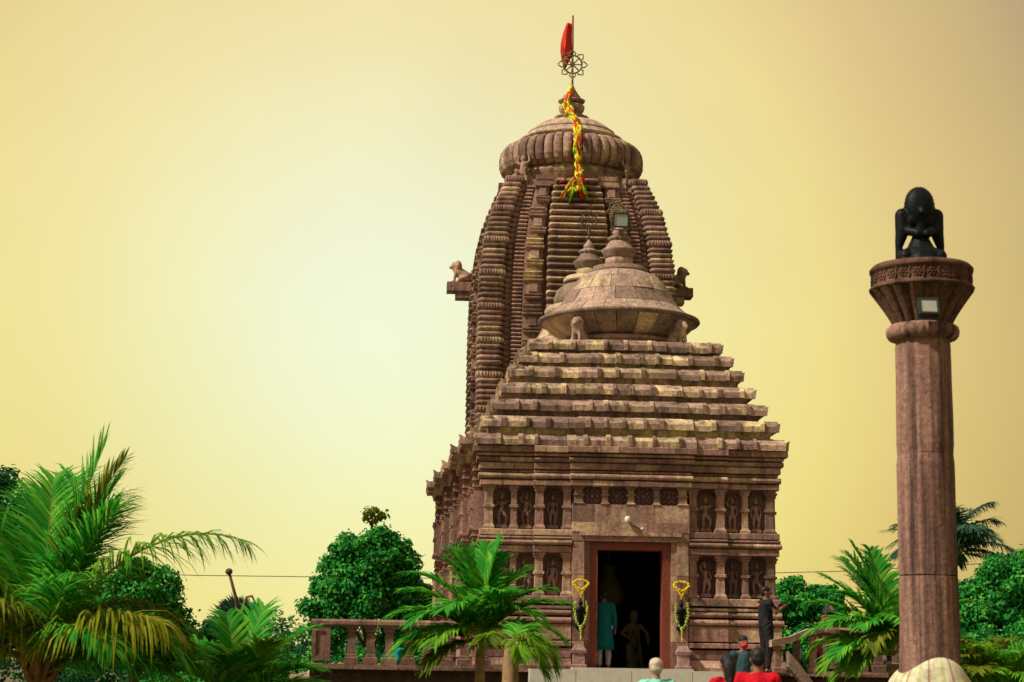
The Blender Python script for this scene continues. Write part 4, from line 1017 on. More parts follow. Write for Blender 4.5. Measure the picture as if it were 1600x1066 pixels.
# ------------------------------------------------------------------ people
def hand(mb, w, d, side, s):
    """palm with four curled fingers and a thumb; w wrist, d direction"""
    w = Vector(w); d = Vector(d).normalized(); x = Vector((1, 0, 0)) * side; x = (x - d * x.dot(d)).normalized(); nrm_ = d.cross(x)
    spread = nrm_
    mb.cap(w, .026 * s, w + d * .075 * s, .034 * s, 8)
    for k, ln in enumerate((.060, .070, .066, .052)):
        b = w + d * .085 * s + spread * (k - 1.5) * .019 * s; m_ = b + d * ln * .55 * s - x * .004 * s; e = m_ + d * ln * .42 * s - x * .018 * s
        mb.cap(b, .0105 * s, m_, .0095 * s, 6); mb.cap(m_, .0095 * s, e, .008 * s, 6)
    b = w + d * .03 * s + spread * -.03 * s; mb.cap(b, .012 * s, b + (d * .045 - spread * .022 - x * .01) * s, .010 * s, 6)
def person(label, loc, rz, H=1.7, shirt='mint', legs='charcoal', hair='hair', skin='skin', arms=None, legpos=None, kurta=None, hair_long=False, group=None, head_turn=0.0, sleeve=.5, mask=None, drop=0.0):
    """figure facing -Y before rotation; arms: per side (elbow, wrist); legpos: per side (hip, knee, ankle)"""
    t_ = thing('person', label, 'person', loc, rz, group); s = H / 1.70
    V = lambda p_: Vector((p_[0] * s, p_[1] * s, (p_[2] - drop) * s))
    arms = arms or {-1: ((-.235, .03, 1.12), (-.25, -.05, .88)), 1: ((.235, .03, 1.12), (.25, -.05, .88))}
    legpos = legpos or {-1: ((-.09, 0, .90), (-.10, -.02, .49), (-.10, .02, .09)), 1: ((.09, 0, .90), (.10, -.02, .49), (.10, .02, .09))}
    mb = MB(); c = lambda a, q, b, q2: mb.cap(V(a), q * s, V(b), q2 * s, 10)
    ht = Matrix.Rotation(head_turn, 3, 'Z')
    def hv(p_): q = ht @ Vector((p_[0], p_[1], 0)); return V((q.x, q.y, p_[2]))
    mb.ball(hv((0, -.01, 1.595)), (.076 * s, .092 * s, .108 * s), 16, 12, ht); mb.ball(hv((0, -.035, 1.545)), (.058 * s, .065 * s, .07 * s), 12, 8, ht)
    mb.cap(hv((0, -.10, 1.60)), .012 * s, hv((0, -.112, 1.575)), .016 * s, 6)
    mb.cap(hv((-.02, -.092, 1.535)), .009 * s, hv((.02, -.092, 1.535)), .009 * s, 6)
    for sx in (-1, 1): mb.ball(hv((sx * .078, .005, 1.59)), (.012 * s, .022 * s, .032 * s), 8, 6, ht)
    c((0, .01, 1.42), .058, (0, 0, 1.52), .052)
    c((0, .0, 1.0), .125, (0, .01, 1.16), .115); c((0, .01, 1.16), .12, (0, .01, 1.33), .12); c((-.13, .01, 1.39), .06, (.13, .01, 1.39), .06)
    for sx in (-1, 1):
        e, w = arms[sx]; h_, k_, a_ = legpos[sx]
        c((sx * .175, .01, 1.385), .055, e, .042); c(e, .040, w, .028); hand(mb, V(w), (Vector(w) - Vector(e)), sx, s)
        c(h_, .085, k_, .058); c(k_, .056, a_, .038)
        f0 = Vector(a_) + Vector((0, .03, -.045)); f1 = Vector(a_) + Vector((sx * .015, -.15, -.055)); c(f0, .038, f1, .03)
    capsule_union(mb, 'body', M[skin], t_, .0125 * s, smooth_it=1)
    sh = MB(); c = lambda a, q, b, q2: sh.cap(V(a), q * s, V(b), q2 * s, 12)
    if kurta:
        zb = kurta
        rings = []
        for z, wx, wy in ((zb, .235, .165), (zb + .15, .225, .16), (.85, .195, .145), (1.05, .175, .135), (1.2, .185, .14), (1.33, .20, .14), (1.41, .165, .11), (1.465, .075, .07)):
            rings.append([V((wx * math.cos(2 * math.pi * i / 28) * (1 + .035 * math.sin(i * 1.57 + z * 3) * (z < 1)), .01 + wy * math.sin(2 * math.pi * i / 28) * (1 + .03 * math.sin(i * 2.1) * (z < 1)), z)) for i in range(28)])
        sh.loft(rings, smooth=True)
    else:
        c((0, .0, .93), .150, (0, .01, 1.12), .145); c((0, .01, 1.12), .145, (0, .01, 1.32), .145); c((-.145, .01, 1.375), .078, (.145, .01, 1.375), .078); c((-.06, 0, .95), .125, (.06, 0, .95), .125)
    for sx in (-1, 1):
        e, w = arms[sx]; S0 = Vector((sx * .175, .01, 1.385)); E_ = Vector(e); W_ = Vector(w)
        if sleeve <= 1: c(S0, .074, S0.lerp(E_, sleeve * 1.0), .064)
        else: c(S0, .074, E_, .058); c(E_, .056, E_.lerp(W_, sleeve - 1), .046)
    if kurta:
        o_ = sh.build('kurta', M[shirt], t_)
    else: capsule_union(sh, 'shirt', M[shirt], t_, .015 * s, smooth_it=3, wr=.020 * s, wf=11)
    tr = MB(); c = lambda a, q, b, q2: tr.cap(V(a), q * s, V(b), q2 * s, 12)
    for sx in (-1, 1):
        h_, k_, a_ = legpos[sx]; c(h_, .112, k_, .080); c(k_, .078, Vector(k_).lerp(Vector(a_), .93), .062)
    c(legpos[-1][0], .115, legpos[1][0], .115)
    capsule_union(tr, 'trousers', M[legs], t_, .017 * s, smooth_it=3, wr=.016 * s, wf=11)
    hr = MB(); hr.ball(hv((0, .006, 1.637)), (.086 * s, .102 * s, .082 * s), 18, 12, ht); hr.ball(hv((0, .045, 1.592)), (.078 * s, .062 * s, .072 * s), 14, 10, ht)
    if hair_long: hr.cap(hv((0, .075, 1.58)), .075 * s, hv((0, .10, 1.32)), .055 * s, 12)
    ho = capsule_union(hr, 'hair', M[hair], t_, .010 * s, smooth_it=1, wr=.006 * s, wf=30)
    ey = MB()
    for sx in (-1, 1): ey.ball(hv((sx * .03, -.092, 1.60)), (.011 * s, .008 * s, .007 * s), 8, 6)
    ey.build('eyes', M['eye'], t_)
    if mask:
        mk = MB(); mk.ball(hv((0, -.045, 1.545)), (.070 * s, .082 * s, .055 * s), 16, 10, ht); mk.build('face_mask', M[mask], t_)
    return t_
w_ = wl(-.52, .35, 0.022); person('person in a long teal tunic standing inside the dark doorway, seen from behind', tuple(w_), math.pi + PHI, 1.70, 'teal', 'lavender', kurta=.42, sleeve=1.9, head_turn=.25)
person('white haired person in a mint shirt below the doorway, seen from behind', (1.82, 23.0, 0), math.pi + .1, 1.67, 'mint', 'khaki', hair='hair_white', skin='skin_pale')
person('person in a plain bright red shirt facing the temple', (2.80, 21.0, 0), math.pi - .35, 1.79, 'crimson', 'navy', head_turn=.3,
       arms={-1: ((-.26, -.05, 1.16), (-.16, -.28, 1.12)), 1: ((.26, .02, 1.13), (.24, -.12, .92))})
person('dark haired person in red holding a green cloth beside the taller one in red', (2.53, 21.6, 0), math.pi + .5, 1.72, 'crimson', 'darkred', hair_long=True, head_turn=-.3,
       arms={-1: ((-.25, -.06, 1.16), (-.12, -.26, 1.20)), 1: ((.25, -.04, 1.14), (.10, -.26, 1.12))})
gb = MB(); cloth_strip(gb, [(-.02, 0, 0), (.02, -.03, -.1), (.03, .0, -.25), (.0, .02, -.4)], .22, .16, 4, .03); go = gb.build('green_cloth', M['green_cloth'], None, (2.66, 21.35, 1.52), (0, 0, .3)); go.modifiers.new('thick', 'SOLIDIFY').thickness = .012
tag(go, 'green cloth held between the two people in red', 'cloth')
person('child in a blue shirt and red face mask carried above the people in red', (2.80, 22.3, .79), .2, 1.16, 'blue_shirt', 'navy', skin='skin', mask='maskred', head_turn=.1,
       legpos={-1: ((-.09, 0, .90), (-.16, -.26, .78), (-.16, -.22, .42)), 1: ((.09, 0, .90), (.16, -.26, .78), (.16, -.22, .42))})
w_ = wl(2.50, -2.65, 0)
ph = person('person dressed in black holding a camera at the corner of the hall', tuple(w_), math.pi * .62, 1.74, 'charcoal', 'charcoal', sleeve=.55, head_turn=-.4,
       arms={-1: ((-.22, -.10, 1.18), (-.06, -.34, 1.30)), 1: ((.22, -.10, 1.18), (.06, -.34, 1.30))})
camo = thing('photo_camera', 'black camera in the hands of the person dressed in black', 'camera', tuple(wl(2.50 + .36, -2.65 + .17, 1.31)), PHI + math.pi * .62)
MB().rect([(0, 0), (.015, .006), (.09, .006), (.10, 0)], 0, 0, .07, .035).build('camera_body', M['lampbody'], camo)
MB().tube([(0, -.03, .05), (0, -.14, .05)], [.038, .042], 16).build('lens', M['lampbody'], camo)
MB().box(-.03, .03, -.025, .02, .10, .13, .8).build('viewfinder', M['lampbody'], camo)
ptch = MB(); ptch.box(-.05, .05, -.004, .004, -.02, .02)
ptch.build('badge', M['orange'], ph, (.02, .165, 1.38))
trp = thing('camera_tripod', 'black folded tripod stand beside the person dressed in black', 'tripod', tuple(wl(2.98, -3.35, 0)), PHI)
for k in range(3):
    a = R(90 + 120 * k + 20); MB().tube([(.03 * math.cos(a), .03 * math.sin(a), .62), (.22 * math.cos(a), .22 * math.sin(a), .0)], [.022, .014], 8).build('leg', M['lampbody'], trp)
MB().tube([(0, 0, .45), (0, 0, .74)], .018, 10).build('centre_column', M['lampbody'], trp)
MB().rect([(.70, 0), (.73, .02), (.78, .02), (.80, 0)], 0, 0, .04, .04).build('tripod_head', M['bright_teal'], trp)
SIT = {-1: ((-.09, 0, .12), (-.20, -.30, .36), (-.14, -.42, .06)), 1: ((.09, 0, .12), (.20, -.30, .36), (.14, -.42, .06))}
def seated(label, loc, rz, H, shirt, legs, **k):
    d = .78
    lp = {q: tuple((x, y, z + d) for x, y, z in SIT[q]) for q in SIT}
    am = {-1: ((-.24, -.08, 1.15), (-.18, -.30, 1.08)), 1: ((.24, -.08, 1.15), (.18, -.30, 1.08))}
    return person(label, loc, rz, H, shirt, legs, arms=am, legpos=lp, drop=d + .0, **k)
seated('small child in bright teal sitting on the terrace behind palm leaves', tuple(wl(-5.02, -3.5, .0)), math.pi, .95, 'bright_teal', 'maskred')
person('small child in dark red top and navy trousers behind the handrail', tuple(wl(3.85, -1.3, 0)), .4, .80, 'darkred', 'navy')
person('person in dark jeans behind the balustrade pier with the red box', tuple(wl(4.2, -1.2, 0)), math.pi, 1.02, 'charcoal', 'navy')
seated('seated person in white behind the balustrade posts near the pillar', tuple(wl(4.95, -2.2, 0)), .6, 1.1, 'white_cloth', 'navy')
person('person in black standing behind the palm next to the pillar', tuple(wl(5.25, -2.0, 0)), math.pi - .3, 1.2, 'charcoal', 'charcoal')
# dim figures inside the doorway
idol = MB(); c = idol.cap
c((-.10, 0, .05), .09, (-.12, 0, .5), .11); c((.12, 0, .05), .09, (.05, 0, .5), .11); c((0, 0, .55), .15, (-.05, 0, .95), .15); idol.ball((-.03, -.03, 1.22), (.11, .11, .14))
c((-.16, 0, 1.0), .05, (-.32, -.08, .82), .045); c((-.32, -.08, .82), .045, (-.18, -.2, .72), .04); c((.13, 0, 1.0), .05, (.28, -.05, .82), .045); c((.28, -.05, .82), .045, (.30, -.15, .60), .04)
idol.box(-.3, .3, -.2, .2, 0, .06)
io = capsule_union(idol, 'draped_idol', M['cream'], None, .022, tuple(wl(.42, 2.4, .022)), (0, 0, PHI)); tag(io, 'dim cream draped idol standing inside the dark doorway', 'statue')
hb = MB(); hb.lathe([(.05, 1.0), (.13, .95), (.16, .86), (.12, .78), (.16, .70), (.28, .45), (.33, .2), (.28, .05), (.1, 0)], 28, rib=(9, .1)); ho = hb.build('hanging_bundle', M['olive'], None, tuple(wl(-.20, 2.4, 1.45)), (0, 0, PHI)); tag(ho, 'dim olive cloth bundle hanging from the ceiling inside the doorway', 'hanging')
MB().tube([(0, 0, .98), (0, 0, 2.1)], .02, 6).build('rope', M['olive'], ho)
yl_ = MB(); cloth_strip(yl_, [(0, 0, .9), (.03, -.05, .6), (.10, -.06, .3), (.14, -.04, .02)], .10, .28, 2, .04); yo = yl_.build('yellow_drape', M['olive'], None, tuple(wl(.35, 2.1, .03)), (0, 0, PHI)); yo.modifiers.new('thick', 'SOLIDIFY').thickness = .01
tag(yo, 'dull yellow cloth draped before the idol inside the doorway', 'cloth')

# ------------------------------------------------------------------ palms
def frond(parent, base, az, e0, bend, length, ll=.55, n=46, w=.030, droop=.5, mat='frond', rmat='rachis', pw=1.4, seed=0, start=.14, vee=.55, twist=0.0):
    """one arching feather leaf; az turns about the vertical (0 = +X), e0 starting elevation, bend total downward curve (degrees)"""
    rd = random.Random(seed); K = 22
    azr = R(az); h = Vector((math.cos(azr), math.sin(azr), 0)); p_ = Vector(base); pts = [p_.copy()]; tg = []
    for k in range(K):
        t_ = (k + .5) / K; e = R(e0 - bend * t_ ** pw); d = h * math.cos(e) + Vector((0, 0, math.sin(e)))
        p_ = p_ + d * (length / K); pts.append(p_.copy()); tg.append(d)
    tg.append(tg[-1])
    st_ = MB().tube(pts, [max(.004, .026 * (length / 3) * (1 - .9 * k / K)) for k in range(K + 1)], 6).build('frond', M[rmat], parent)
    side0 = Vector((-math.sin(azr), math.cos(azr), 0)); vs = []; fs = []
    n = int(n * 1.5)
    for i in range(n):
        t_ = start + (1 - start) * (i + .5) / n; u = t_ * K; k = min(int(u), K - 1); q = pts[k].lerp(pts[k + 1], u - k); d = tg[k]
        up = side0.cross(d); up = -up if up.z < 0 else up
        L_ = 1.4 * ll * (math.sin(math.pi * min(.97, .20 + .72 * (t_ - start) / (1 - start))) ** .7) * rd.uniform(.68, 1.1)
        for sd in (-1, 1):
            if rd.random() < .07: continue
            fwd = .65 + 1.1 * t_ ** 2
            dir0 = (side0 * sd + d * (fwd + rd.uniform(-.12, .12)) + up * (vee * (1 - .5 * t_) + rd.uniform(-.12, .12))).normalized()
            pp = q.copy(); dd = dir0.copy(); wv = d.cross(dir0); wv = (d - dir0 * d.dot(dir0)).normalized(); SG = 4; b = len(vs)
            ww = w * rd.uniform(.8, 1.2)
            for s_ in range(SG + 1):
                f_ = s_ / SG; hw = ww * (.55 + .9 * f_) * (1 - f_) ** .8 + .0015 if f_ > .15 else ww * .45
                vs += [pp - wv * hw, pp + wv * hw]
                dd = (dd + Vector((0, 0, -droop * (.25 + .75 * f_) * .55 * rd.uniform(.3, 1.7)))).normalized(); pp = pp + dd * (L_ / SG)
            fs += [(b + 2 * s_, b + 2 * s_ + 1, b + 2 * s_ + 3, b + 2 * s_ + 2) for s_ in range(SG)]
    mb = MB(); mb.add(vs, fs, True)
    link('leaflets', mb.mesh('leaflets', M[mat], fix=False), st_)
    return st_
def ringed_trunk(parent, p0, p1, ra, rb, mat='trunk', rings=14, name='trunk', bulge=0.0):
    mb = MB(); n = rings * 2; pts = []; rad = []
    for k in range(n + 1):
        t_ = k / n; pts.append(Vector(p0).lerp(Vector(p1), t_)); rad.append((ra + (rb - ra) * t_ + bulge * math.sin(math.pi * t_)) * (1.0 if k % 2 else 1.045))
    return mb.tube(pts, rad, 14, smooth=False).build(name, M[mat], parent)

# large coconut palm
pa = thing('coconut_palm', 'large coconut palm with tall feathery fronds in front of the dark tree', 'palm tree', (-6.72, 27, 0))
ringed_trunk(pa, (0, 0, 0), (.02, 0, 1.5), .17, .13, rings=12)
B = (.02, 0, 1.32)
FR = [(8, 82, 12, 3.45, .80, 'frond', .45), (-4, 81, 26, 3.35, .62, 'frond_olive', .5), (-12, 66, 84, 3.95, .85, 'frond_lime', 1.4), (-32, 44, 66, 2.6, .95, 'frond_yellow', 1.6),
      (205, 76, 128, 3.1, .95, 'frond_olive', 1.6), (172, 66, 60, 3.4, .8, 'frond_olive', .8), (100, 84, 22, 3.0, .75, 'frond', .5), (18, 66, 125, 2.7, .75, 'frond_olive', 1.1),
      (60, 76, 40, 3.0, .8, 'frond', .7), (140, 72, 45, 3.0, .75, 'frond', .7), (35, 82, 36, 2.9, .85, 'frond', .9), (80, 50, 90, 2.8, .7, 'frond', .8), (190, 40, 95, 2.6, .9, 'frond_olive', 1.5),
      (-60, 66, 60, 2.2, .6, 'frond', .9), (-110, 60, 85, 2.2, .65, 'frond_olive', 1.2), (0, 48, 110, 2.5, .75, 'frond', 1.1), (-20, 76, 30, 2.7, .75, 'frond', .7), (150, 45, 85, 2.7, .8, 'frond', .9), (20, 30, 60, 2.4, .8, 'frond', 1.0), (215, 55, 110, 2.4, .8, 'frond_yellow', 1.5),
      (45, 45, 70, 2.6, .8, 'frond', .9), (70, 75, 40, 2.8, .8, 'frond', .7), (120, 60, 60, 2.8, .8, 'frond', .8), (-5, 20, 60, 2.3, .8, 'frond', 1.1), (165, 80, 40, 3.0, .8, 'frond', .7), (-45, 48, 90, 2.1, .7, 'frond', 1.1), (25, 80, 24, 3.1, .75, 'frond', .6), (10, 50, 110, 2.1, .75, 'frond_olive', 1.2), (110, 76, 30, 3.1, .8, 'frond', .7), (85, 80, 26, 3.2, .8, 'frond', .6), (155, 74, 40, 3.1, .8, 'frond_lime', .7)]
for i, (az, e0, bd, ln, ll, mt, dr) in enumerate(FR):
    frond(pa, B, az, e0, bd, ln, ll, 54, .028, dr, mt, 'rachis_brown' if i in (6, 9, 4, 12) else 'rachis', 1.5, 100 + i)
for k in range(9):
    a = 40 * k; MB().tube([(B[0], B[1], 1.12), (B[0] + .22 * math.cos(R(a)), .22 * math.sin(R(a)), 1.32 + .1 * (k % 3)), (B[0] + .34 * math.cos(R(a)), .34 * math.sin(R(a)), 1.57 + .1 * (k % 2))], [.07, .05, .02], 6).build('leaf_stub', M['rachis_brown'], pa)
# low palm
pb = thing('young_palm', 'low young palm with glossy emerald fronds beside the big coconut palm', 'palm tree', (-4.15, 29, 0))
ringed_trunk(pb, (0, 0, 0), (0, 0, .75), .12, .10, rings=5)
for i, (az, e0, bd, ln, ll, mt) in enumerate([(60, 80, 25, 1.75, .5, 'frond'), (20, 68, 50, 1.9, .5, 'frond'), (-20, 52, 60, 1.6, .5, 'frond'), (-50, 66, 45, 1.5, .5, 'frond_lime'), (150, 72, 60, 1.6, .5, 'frond'), (190, 55, 70, 1.5, .45, 'frond'), (120, 84, 30, 1.6, .45, 'frond'), (5, 40, 70, 1.8, .5, 'frond'), (-95, 70, 60, 1.3, .5, 'frond'), (225, 60, 70, 1.4, .5, 'frond'), (90, 60, 60, 1.6, .5, 'frond')]):
    frond(pb, (0, 0, .78), az, e0, bd, ln, ll, 34, .044, .5, mt, 'rachis', 1.4, 200 + i)
# palm before the facade
pc = thing('bushy_palm', 'bushy green palm on a slim pale trunk in front of the hall facade', 'palm tree', (-.47, 33, 0))
ringed_trunk(pc, (0, 0, 0), (0, 0, 1.75), .10, .085, rings=12)
ringed_trunk(pc, (0, 0, 1.70), (.0, 0, 2.25), .080, .045, 'rachis', rings=2, name='crown_shaft')
for i, (az, e0, bd, ln, ll, mt) in enumerate([(12, 84, 14, 1.95, .42, 'frond'), (150, 80, 40, 1.9, .45, 'frond'), (170, 62, 66, 2.1, .45, 'frond'), (185, 36, 72, 2.0, .45, 'frond'), (200, 10, 60, 1.5, .45, 'frond_lime'), (25, 66, 40, 1.75, .42, 'frond'), (0, 44, 66, 1.95, .42, 'frond'), (-15, 28, 78, 1.75, .42, 'frond'), (100, 78, 40, 1.7, .45, 'frond'),
        (-60, 70, 80, 1.5, .42, 'frond'), (-120, 60, 100, 1.6, .45, 'frond'), (-150, 48, 100, 1.7, .45, 'frond'), (-30, 56, 100, 1.5, .42, 'frond'), (230, 25, 80, 1.4, .45, 'frond_lime'), (-80, 30, 90, 1.2, .4, 'frond_olive'), (60, 60, 60, 1.6, .4, 'frond'), (165, 75, 40, 1.75, .42, 'frond'), (40, 78, 30, 1.75, .4, 'frond'), (215, -10, 50, 1.3, .4, 'frond_olive'), (135, 84, 22, 1.85, .42, 'frond'), (75, 84, 20, 1.9, .42, 'frond'), (180, 50, 60, 1.9, .45, 'frond'), (10, 55, 60, 1.8, .42, 'frond'), (195, 20, 80, 1.8, .45, 'frond')]):
    frond(pc, (0, 0, 1.98), az, min(86, e0 + 8), bd, ln * .92, ll * 1.1, 30, .046, .62, mt, 'rachis', 1.3, 300 + i)
pd = thing('bottle_palm', 'palm with a thick smooth tan trunk and lime fronds beside the bushy palm', 'palm tree', (.06, 31, 0))
mb = MB(); mb.tube([(0, 0, z) for z in (0, .5, 1.0, 1.4, 1.7, 1.9, 2.0)], [.14, .15, .15, .135, .125, .10, .06], 16); mb.build('trunk', M['trunk'], pd)
for i, (az, e0, bd, ln, ll, mt) in enumerate([(-10, 40, 130, 1.0, .40, 'frond_lime'), (5, 15, 95, .95, .4, 'frond_lime'), (-40, 45, 135, .85, .36, 'frond_lime'), (175, 50, 135, .9, .22, 'frond_lime'), (60, 60, 90, .9, .35, 'frond'), (-70, 20, 95, .6, .3, 'frond_lime'), (20, -10, 60, .8, .36, 'frond_lime')]):
    frond(pd, (0, 0, 1.92), az, e0, bd, ln, ll, 26, .026, .75, mt, 'rachis', 1.1, 400 + i)
# palm by the pillar
pe = thing('pillar_side_palm', 'green palm with spreading fronds against the fluted pillar', 'palm tree', (6.78, 33, 0))
ringed_trunk(pe, (0, 0, 0), (0, 0, 1.7), .11, .09, rings=10)
for i, (az, e0, bd, ln, ll, mt) in enumerate([(150, 78, 30, 2.0, .48, 'frond'), (165, 66, 40, 1.9, .48, 'frond'), (120, 82, 20, 1.95, .48, 'frond'), (185, 48, 80, 1.7, .45, 'frond'), (200, 25, 80, 1.5, .42, 'frond_lime'), (215, 45, 110, 1.4, .42, 'frond_lime'), (-120, 55, 115, 1.4, .42, 'frond_olive'), (-90, 62, 90, 1.5, .45, 'frond'), (60, 70, 40, 1.7, .45, 'frond'), (0, 60, 60, 1.8, .45, 'frond'), (-30, 40, 90, 1.6, .45, 'frond_olive'), (175, 84, 40, 1.6, .45, 'frond'), (190, 5, 60, 1.2, .4, 'frond_lime'), (-140, 20, 80, 1.2, .4, 'frond_lime'), (230, 66, 100, 1.4, .42, 'frond'), (140, 70, 25, 2.0, .5, 'frond'), (158, 80, 22, 2.05, .5, 'frond'), (178, 58, 60, 1.8, .5, 'frond'), (205, 60, 90, 1.6, .48, 'frond'), (170, 40, 90, 1.6, .46, 'frond_lime'), (100, 75, 40, 1.8, .5, 'frond'), (190, 72, 60, 1.6, .48, 'frond'), (215, 30, 70, 1.5, .45, 'frond')]):
    frond(pe, (0, 0, 1.85), az, e0, bd, ln, ll, 30, .044, .6, mt, 'rachis', 1.3, 500 + i)
pf = thing('areca_palm', 'yellow green clumping palm on the shaded side of the fluted pillar', 'palm tree', (8.5, 33, 0))
for k in range(5): ringed_trunk(pf, (.12 * math.cos(k * 1.3), .12 * math.sin(k * 1.3), 0), (.2 * math.cos(k * 1.3), .2 * math.sin(k * 1.3), 1.1 + .1 * k), .035, .03, 'rachis', rings=6, name='stem')
for i in range(34):
    frond(pf, (.1 * math.cos(i), .1 * math.sin(i), 1.1 + .04 * (i % 5)), i * 137.5, 78 - (i % 6) * 8, 70, 1.35 + .1 * (i % 3), .36, 26, .024, .55, ['frond_olive', 'frond_lime', 'frond', 'frond_lime'][i % 4], 'rachis', 1.3, 600 + i)
pg = thing('far_coconut_palm', 'distant grey green coconut palm rising behind the fluted pillar', 'palm tree', (17.9, 75, 0))
ringed_trunk(pg, (0, 0, 0), (0, 0, 6.2), .2, .14, 'bark', rings=20)
for i in range(28):
    az = i * 137.5; e = 78 - (i % 7) * 13
    frond(pg, (0, 0, 6.3), az, e, 62 + 8 * (i % 3), 2.8, .8, 34, .05, 1.1, 'frond_far', 'rachis', 1.4, 700 + i)
frond(pg, (0, 0, 6.3), 178, 38, 50, 3.1, .5, 34, .036, .9, 'frond_far', 'rachis', 1.4, 731)
ph_ = thing('fan_palm', 'distant blue green fan palm behind the bare curved pole', 'palm tree', (-10.1, 70, 0))
ringed_trunk(ph_, (0, 0, 0), (0, 0, 3.0), .2, .16, 'bark', rings=10)
for i in range(20):
    az = i * 137.5; e = 80 - (i % 7) * 13; bl = MB(); a = R(az); d = Vector((math.cos(a) * math.cos(R(e)), math.sin(a) * math.cos(R(e)), math.sin(R(e)))); sd = d.cross(Vector((0, 0, 1))).normalized(); up = sd.cross(d)
    c0 = Vector((0, 0, 3.0)) + d * .45
    for k in range(15):
        b_ = R(-75 + 150 * k / 14); dr = d * math.cos(b_) + sd * math.sin(b_); t1 = c0 + dr * .78 * random.uniform(.85, 1.1) - Vector((0, 0, .10)); wv = up.cross(dr).normalized() * .05
        m1 = c0 + dr * .4; bl.add([c0, m1 - wv, t1, m1 + wv], [(0, 1, 2, 3)], False)
    so = MB().tube([(0, 0, 2.95), c0], .02, 5).build('frond', M['rachis'], ph_); link('blade', bl.mesh('blade', M['frond_far'], fix=False), so)
# pale dry plume grass between young palm and balustrade
pw_ = thing('dry_plume_grass', 'pale dry feathery plumes between the young palm and the balustrade', 'grass clump', (-4.75, 38.5, 0))
for i in range(12):
    frond(pw_, (.2 * math.cos(i), .2 * math.sin(i), .4), 30 * i + 15, 70 - (i % 4) * 8, 75, 2.0 + .2 * (i % 3), .42, 44, .022, .6, 'frond_dry', 'rachis_brown', 1.3, 800 + i, start=.3)

# ------------------------------------------------------------------ broadleaf trees
def leaf_cloud(lobes, count, size, seed, inner=.35, flat=.0, zmin=-9):
    g = np.random.default_rng(seed); lb = np.array(lobes, float); wgt = lb[:, 3] ** 2; wgt /= wgt.sum()
    idx = g.choice(len(lb), count, p=wgt); d = g.normal(size=(count, 3)); d /= np.linalg.norm(d, axis=1)[:, None]
    rad = np.where(g.random(count) < inner, g.uniform(.45, .85, count), g.uniform(.82, 1.07, count))
    c = lb[idx, :3] + d * (lb[idx, 3] * rad)[:, None] * np.array([1, 1, .9]) + g.normal(size=(count, 3)) * (np.clip(lb[idx, 3], .15, .7) * .22)[:, None]
    # clump: pull towards local twig centres
    tw = g.normal(size=(max(40, count // 28), 3)); 
    keep = c[:, 2] > zmin; c = c[keep]; d = d[keep]; n = len(c)
    nrm_ = d + g.normal(size=(n, 3)) * .55 + np.array([0, 0, .45]); nrm_ /= np.linalg.norm(nrm_, axis=1)[:, None]
    t1 = np.cross(nrm_, g.normal(size=(n, 3))); t1 /= np.linalg.norm(t1, axis=1)[:, None]; t2 = np.cross(nrm_, t1)
    L_ = size * g.uniform(.6, 1.25, n)[:, None]; W = L_ * .42
    tip = c + t1 * L_ - np.array([0, 0, 1]) * L_ * .25
    v = np.stack([c - t1 * L_ * .3, c + t2 * W + t1 * L_ * .25 + nrm_ * W * .25, tip, c - t2 * W + t1 * L_ * .25 + nrm_ * W * .25], 1).reshape(-1, 3)
    me_ = bpy.data.meshes.new('crown'); me_.vertices.add(len(v)); me_.vertices.foreach_set('co', v.ravel())
    me_.loops.add(4 * n); me_.loops.foreach_set('vertex_index', np.arange(4 * n, dtype=np.int32)); me_.polygons.add(n)
    me_.polygons.foreach_set('loop_start', np.arange(0, 4 * n, 4, dtype=np.int32)); me_.update(); me_.validate()
    return me_
def tree(name, label, base, lobes, count, size, mat, seed, trunk_r=.18, cat='tree', group=None, zmin=-9, limbs=4):
    """lobes relative to the base"""
    t_ = thing(name, label, cat, base, 0, group); rd = random.Random(seed)
    # break each main lobe into many small uneven lobes
    sub = []
    for x, y, z, r_ in lobes:
        sub.append((x, y, z, r_ * .74))
        for k in range(26):
            a = rd.uniform(0, 6.28); e = rd.uniform(-.6, 1.5); q = r_ * rd.uniform(.66, 1.0)
            sub.append((x + q * math.cos(a) * math.cos(e), y + q * math.sin(a) * math.cos(e), z + q * math.sin(e) * .92, r_ * rd.uniform(.10, .27)))
    cr = leaf_cloud(sub, count, size, seed, zmin=zmin); cr.materials.append(M[mat]); link('crown', cr, t_)
    top = max(lobes, key=lambda q: q[3]); tz = top[2]
    mb = MB(); mb.tube([(0, 0, -.1), (.04, 0, tz * .3), (top[0] * .3 - .03, top[1] * .3, tz * .6), (top[0] * .7, top[1] * .7, tz)], [trunk_r * 1.25, trunk_r, trunk_r * .8, trunk_r * .35], 12); mb.build('trunk', M['bark'], t_)
    for x, y, z, r_ in lobes[:limbs + 1]:
        mb = MB(); mb.tube([(top[0] * .2, top[1] * .2, tz * .45), (x * .5, y * .5, (tz * .45 + z) / 2 - .1), (x, y, z)], [trunk_r * .5, trunk_r * .32, trunk_r * .1], 8); mb.build('limb', M['bark'], t_)
    return t_
tree('round_tree', 'dense round emerald tree behind the balustrade', (-4.78, 65, 0), [(0, 0, 4.35, 1.75), (-1.0, -.2, 3.7, 1.25), (1.1, .1, 3.7, 1.25), (.3, -.3, 5.0, 1.25), (-.7, 0, 4.9, 1.1), (-1.35, -.1, 2.7, .85), (1.15, 0, 2.3, 1.0), (-1.5, .5, 1.5, .7)], 48000, 0.129, 'leaf', 1, .16)
sap = thing('slender_sapling', 'slender pale sapling poking above the round tree', 'tree', (-5.3, 72, 0))
MB().tube([(0, 0, 0), (.05, 0, 4), (0, 0, 7.2)], [.07, .06, .03], 8).build('trunk', M['bark'], sap)
